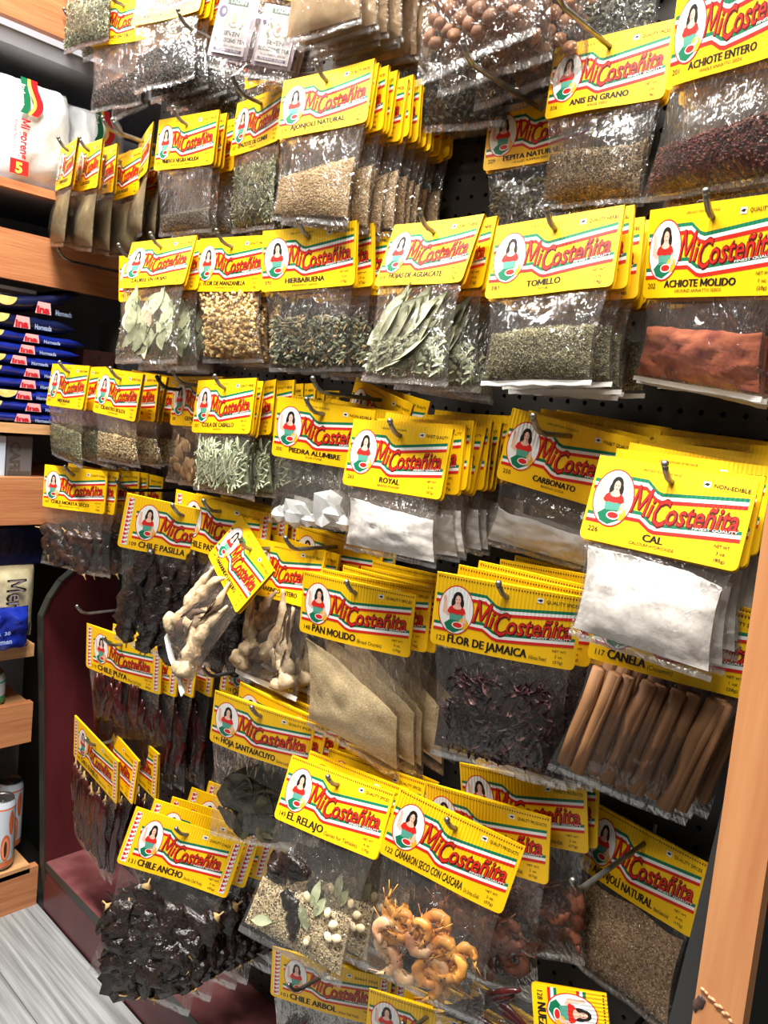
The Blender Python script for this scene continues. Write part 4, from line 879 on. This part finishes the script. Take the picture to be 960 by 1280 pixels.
# ------------------------------------------------------------------ goods on the side shelving
def face_text(mb, s_, x, y, z, L_, h, mi, bold=.01, down=False, lift=.0006):
    """lettering on a face that looks towards +x; viewer's right is +y"""
    vs, fs, wd = text_geo(s_, bold); k = L_/wd; kh = h/.73
    if down: mb.add([(x+lift, y+b*kh, z-a*k) for a, b in vs], fs, mi)
    else: mb.add([(x+lift, y+a*k, z+b*kh) for a, b in vs], fs, mi)
def pillow(mb, cx, cy, cz, dx, dy, dz, seed, n=14, amp=.006, mi=0, pw_=.5):
    """crumpled pillow pack: half sizes dx (thickness), dy, dz"""
    for side in (1, -1):
        vs = []
        for j in range(n+1):
            for i in range(n+1):
                a, b = i/n*2-1, j/n*2-1
                e = max(0, (1-a**4))**pw_*max(0, (1-b**4))**pw_
                p = Vector((a*2.2+seed, b*2.2, side*2)); nz = mnoise.noise(p)+.6*mnoise.noise(p*2.7)+.4*abs(mnoise.noise(p*4))
                vs.append((cx+side*(dx*e+amp*nz*min(1, e*2)), cy+a*dy+.3*amp*mnoise.noise(p*1.3), cz+b*dz+.3*amp*mnoise.noise(p*1.1+Vector((5, 0, 0)))))
        fs = [(j*(n+1)+i, j*(n+1)+i+1, (j+1)*(n+1)+i+1, (j+1)*(n+1)+i) for j in range(n) for i in range(n)]
        mb.add(vs, fs if side > 0 else [f[::-1] for f in fs], mi)
NOOD = GM('silvery_white_wrapper', (222, 224, 226), .28, (206, 210, 212), scale=14, bump=.004, bscale=26, spec=.7)
nl = ('leftmost, cut by the photo edge', 'middle one, red sideways lettering and red square', 'right one, half hidden by the hanging bags')
for i, (cy, hw, hz) in enumerate(((.52, .115, .115), (.715, .078, .108), (.853, .058, .102))):
    mb = MB(); cz = Z(.366+hz-.002); cx = SHX-.075
    pillow(mb, cx, cy, cz, .072, hw, hz, i*3.3, 18, .009)
    o = link('noodle_packet', mb.mesh('noodle_packet', NOOD, True), label='white crinkled multipack of instant noodles, '+nl[i], cat='noodle pack', group='white noodle packs on the shelf')
    if i:
        mb = MB(); fx = SHX-.075+.0825
        def q(y0_, z0_, y1_, z1_, mi, l=0): mb.add([(fx+l, cy+y0_, cz+z0_), (fx+l, cy+y1_, cz+z0_), (fx+l, cy+y1_, cz+z1_), (fx+l, cy+y0_, cz+z1_)], [(0, 1, 2, 3)], mi)
        yb = -.05 if i == 1 else -.035
        n_ = 10
        for lay, (dy, mi) in enumerate(((0, 0), (.013, 2), (.019, 1))):
            wv = .013 if lay != 1 else .006
            vs = []
            for s_ in range(n_+1):
                u = s_/n_; bo = .016*math.sin(u*PI*.9)**1.5*(1 if lay else .6)
                for k in (0, 1): vs.append((fx+.0004*lay, cy+yb+dy+bo*(u*1.5)+k*wv, cz+.088-.065*u))
            mb.add(vs, [(2*s_, 2*s_+2, 2*s_+3, 2*s_+1) for s_ in range(n_)], mi)
        face_text(mb, 'Indomie', fx, cy+yb+.002, cz+.075, .045, .008, 3, .02, True, .001)
        face_text(mb, 'Mi goreng', fx, cy+yb+.006, cz+.012, .075, .017, 1, .03, True)
        face_text(mb, 'Fried Noodles', fx, cy+yb-.008, cz+.006, .06, .007, 4, 0, True)
        if i == 1:
            q(yb-.012, -.094, yb+.024, -.066, 1); face_text(mb, '5', fx, cy+yb-.002, cz-.091, .014, .02, 2, .05, False, .001)
        link('wrapper_print', mb.mesh('wrapper_print', [GM('wrap_green', (20, 120, 80), .4), GM('wrap_red', (206, 30, 36), .4), GM('wrap_yellow', (240, 210, 90), .4), GM('wrap_white', (240, 240, 240), .4), GM('wrap_magenta', (150, 60, 90), .4)]), o)
BLUE = GM('glossy_blue_wrapper', (22, 44, 150), .25, (14, 30, 116), scale=20, bump=.002, bscale=40, spec=.7)
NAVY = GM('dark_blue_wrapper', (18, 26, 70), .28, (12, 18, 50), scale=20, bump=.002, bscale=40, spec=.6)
TORT = GM('printed_tostada', (246, 226, 146), .5, (228, 200, 110), scale=90)
LOGO = GM('logo_pink', (240, 176, 176), .4); LRED = GM('logo_red', (196, 30, 48), .4); LW = GM('logo_pale_blue', (170, 190, 230), .4)
pos = ['bottom', 'second from the bottom', 'third from the bottom', 'fourth from the bottom', 'fifth from the bottom', 'sixth from the bottom', 'seventh from the bottom', 'eighth from the bottom', 'ninth and larger, crumpled', 'topmost, dark and tipped up']
zc = -.113
rb = random.Random(11)
for i in range(10):
    th = .0245 if i < 8 else .036; dy = rb.uniform(-.02, .02); cy = .635+dy; mb = MB(); fx = SHX-.004
    n, m = 22, 6; vs = []
    hy = .20 if i < 8 else .17; dep = .15; tip = 0 if i < 9 else .12
    for a in range(n+1):
        u = a/n*2-1; e = max(.0, 1-abs(u)**9)**.6
        for b in range(12):
            ph = 2*PI*b/12; X_ = math.cos(ph); Z_ = math.sin(ph)
            sx = math.copysign(abs(X_)**.6, X_)*dep*.5; sz = math.copysign(abs(Z_)**.7, Z_)*th*.5*max(.16, e)
            nz = .0022*mnoise.noise(Vector((u*5+i*3, ph, i)))
            vs.append((fx-dep*.5+sx+nz, cy+u*hy, Z(zc+th*.5)+sz+nz+tip*max(0, u)**2*.35))
    mb.add(vs, [(a*12+b, a*12+(b+1) % 12, (a+1)*12+(b+1) % 12, (a+1)*12+b) for a in range(n) for b in range(12)])
    mb.add([vs[b] for b in range(12)], [tuple(range(12))[::-1]]); mb.add([vs[n*12+b] for b in range(12)], [tuple(range(12))])
    o = link('snack_packet', mb.mesh('snack_packet', BLUE if i < 8 else NAVY, True), label=f'blue packet of tostadas in the shelf stack, {pos[i]}', cat='snack packet', group='stacked blue tostada packets')
    mb = MB(); x = fx+.0012
    for yy in (.004+dy, -.10+dy):
        ns = 10; rz = th*.43 if i < 8 else .012
        mb.add([(x, cy+yy+.022*math.cos(PI+PI*s_/ns), Z(zc+th*.84)+rz*1.5*math.sin(PI+PI*s_/ns)) for s_ in range(ns+1)], [tuple(range(ns+1))], 0)
    ly = .062+.02*math.sin(i*2.2); zz = Z(zc+th*.22)
    mb.add([(x, cy+ly-.003, zz-.002), (x, cy+ly+.031, zz-.002), (x, cy+ly+.028, zz+th*.6), (x, cy+ly+.002, zz+th*.62)], [(0, 1, 2, 3)], 1)
    face_text(mb, 'ina', x, cy+ly, zz, .027, th*.42, 2, .05)
    face_text(mb, 'Horneada', x, cy+ly+.04, zz, .035, th*.3, 3, .02)
    link('packet_print', mb.mesh('packet_print', [TORT, LOGO, LRED, LW]), o)
    zc += th*.97
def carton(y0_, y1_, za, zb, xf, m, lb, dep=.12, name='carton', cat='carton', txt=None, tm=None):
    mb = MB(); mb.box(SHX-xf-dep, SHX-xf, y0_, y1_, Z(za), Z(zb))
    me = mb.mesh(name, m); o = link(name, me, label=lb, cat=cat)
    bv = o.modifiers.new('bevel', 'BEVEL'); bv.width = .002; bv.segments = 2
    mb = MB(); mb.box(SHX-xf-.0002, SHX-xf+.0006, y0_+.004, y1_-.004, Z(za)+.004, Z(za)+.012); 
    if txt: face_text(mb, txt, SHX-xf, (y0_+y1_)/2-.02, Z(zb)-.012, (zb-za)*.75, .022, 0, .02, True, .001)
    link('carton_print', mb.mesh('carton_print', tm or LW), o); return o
DKB = GM('dark_grey_carton', (112, 110, 112), .5); DKR = GM('dark_red_carton', (120, 76, 74), .5); PALE = GM('pale_blue_paper', (206, 222, 236), .6); ST = GM('dull_print', (120, 96, 92), .5); GLD = GM('dull_gold_print', (92, 84, 76), .5)
carton(.855, .93, -.113, .06, .05, DKR, 'dull red box behind the blue tostada stack', txt='MAIZ', tm=ST)
carton(.94, 1.10, -.113, .13, .03, DKB, 'dark grey box at the far end above the thin shelf', tm=ST)
carton(.60, .735, .145, .165, .03, PALE, 'pale box lying just under the wide wooden rail', tm=GLD)
carton(.54, .685, -.228, -.142, .02, PALE, 'pale blue box between the two narrow rails', tm=PALE)
carton(.69, .745, -.228, -.142, .03, DKB, 'dark box with faint gold lettering beside the pale blue box', txt='CAFE', tm=GLD)
# tortilla bag and blue bag on the orange shelf
mb = MB(); pillow(mb, SHX-.07, .655, Z(-.597+.085), .05, .125, .085, 9, 16, .006)
o = link('tortilla_bag', mb.mesh('tortilla_bag', [GM('cream_wrapper', (222, 212, 176), .4, (196, 180, 140), scale=30, bump=.002, bscale=40)], True), label='cream printed bag standing behind the blue bag', cat='food bag')
mb = MB(); fx = SHX-.012
face_text(mb, 'MerM', fx, .70, Z(-.45), .095, .04, 0, .03, True); face_text(mb, 'MerM', fx, .704, Z(-.452), .092, .035, 1, 0, True, .0014)
link('bag_print', mb.mesh('bag_print', [GM('outline_black', (30, 24, 22), .5), GM('lettering_grey', (150, 136, 130), .5)]), o)
mb = MB(); pillow(mb, SHX+.01, .675, Z(-.597+.047), .03, .062, .046, 14, 16, .010)
o = link('blue_bag', mb.mesh('blue_bag', [BLUE], True), label='crumpled bright blue plastic bag with white lettering on the orange shelf', cat='food bag')
mb = MB(); face_text(mb, 'Carmen', SHX+.049, .645, Z(-.572), .045, .011, 0, .03); face_text(mb, 'GR  30', SHX+.049, .650, Z(-.553), .036, .008, 0, .02)
link('bag_print', mb.mesh('bag_print', [LW]), o)
# drink cans
def can(y, x, z, h, r, lb, cols, art=True):
    root = link('drink_can', None, None, (x, y, Z(z)), lb, 'can', None); root.empty_display_size = .03
    n = 28
    def ring(prof, name, m):
        mb = MB(); k = len(prof)
        vs = [(rr_*math.cos(2*PI*i/n), rr_*math.sin(2*PI*i/n), zz) for rr_, zz in prof for i in range(n)]
        mb.add(vs, [(j*n+i, j*n+(i+1) % n, (j+1)*n+(i+1) % n, (j+1)*n+i) for j in range(k-1) for i in range(n)]); return link(name, mb.mesh(name, m, True), root)
    ring([(r*.78, 0), (r*.8, .002), (r*.97, .008), (r, .012)], 'base', METAL)
    ring([(r, .012), (r, .026)], 'lower_band', cols[1]); ring([(r, .026), (r, h-.020)], 'body', cols[0]); ring([(r, h-.02), (r*.99, h-.016)], 'upper_line', cols[1])
    ring([(r*.99, h-.016), (r*.96, h-.011), (r*.86, h-.004), (r*.84, h-.002)], 'shoulder', cols[0])
    ring([(r*.84, h-.002), (r*.87, h), (r*.84, h+.001), (r*.81, h-.004), (r*.7, h-.005), (0.0005, h-.005)], 'lid', METAL)
    mb = MB(); mb.blob((.006, 0, h-.0035), (.009, .006, .001), 10, 4); link('pull_tab', mb.mesh('pull_tab', METAL, True), root)
    if art:
        mb = MB()
        def patch(a0, z0_, ra, rz, mi, lay, nn=14):
            P_ = lambda a, zz: ((r+.0003+.0003*lay)*math.cos(a), (r+.0003+.0003*lay)*math.sin(a), zz)
            vs = [P_(a0, z0_)]+[P_(a0+ra*math.cos(q*2*PI/nn), z0_+rz*math.sin(q*2*PI/nn)) for q in range(nn+1)]
            mb.add(vs, [(0, q+1, q+2) for q in range(nn)], mi)
        patch(.05, .058, .36, .032, 0, 0); patch(.05, .056, .27, .026, 1, 1); patch(.03, .055, .11, .02, 2, 2)
        patch(.45, .115, .22, .03, 0, 0); patch(-.95, .122, .17, .009, 3, 0); patch(-.95, .122, .12, .006, 4, 1); patch(-.5, .028, .35, .005, 3, 2)
        link('can_print', mb.mesh('can_print', [GM('papaya_skin', (214, 106, 60), .4), GM('papaya_flesh', (244, 150, 100), .4), GM('papaya_seed', (60, 40, 34), .4), GM('can_green', (150, 206, 160), .4), GM('can_dark_green', (40, 100, 60), .4)]), root)
    return root
CW = GM('can_pale', (204, 212, 222), .3, spec=.7); CO = GM('can_orange', (220, 120, 76), .3); CRd = GM('can_red', (168, 70, 66), .3); CG = GM('can_green_band', (40, 150, 90), .35)
can(.722, SHX-.036, -1.13, .168, .031, 'pale drink can with papaya picture and orange base band', (CW, CO))
can(.768, SHX-.105, -1.13, .168, .031, 'pale drink can standing behind the papaya can', (CW, CO))
can(.652, SHX-.040, -1.13, .168, .031, 'reddish drink can cut by the photo edge', (CRd, CO), False)
can(.69, SHX-.19, -1.13, .20, .033, 'taller can with a green top behind the drink cans', (CG, CG), False)
can(.685, SHX-.05, -.739, .075, .035, 'short green and white can on the shelf above the drink cans', (CW, CG), False)
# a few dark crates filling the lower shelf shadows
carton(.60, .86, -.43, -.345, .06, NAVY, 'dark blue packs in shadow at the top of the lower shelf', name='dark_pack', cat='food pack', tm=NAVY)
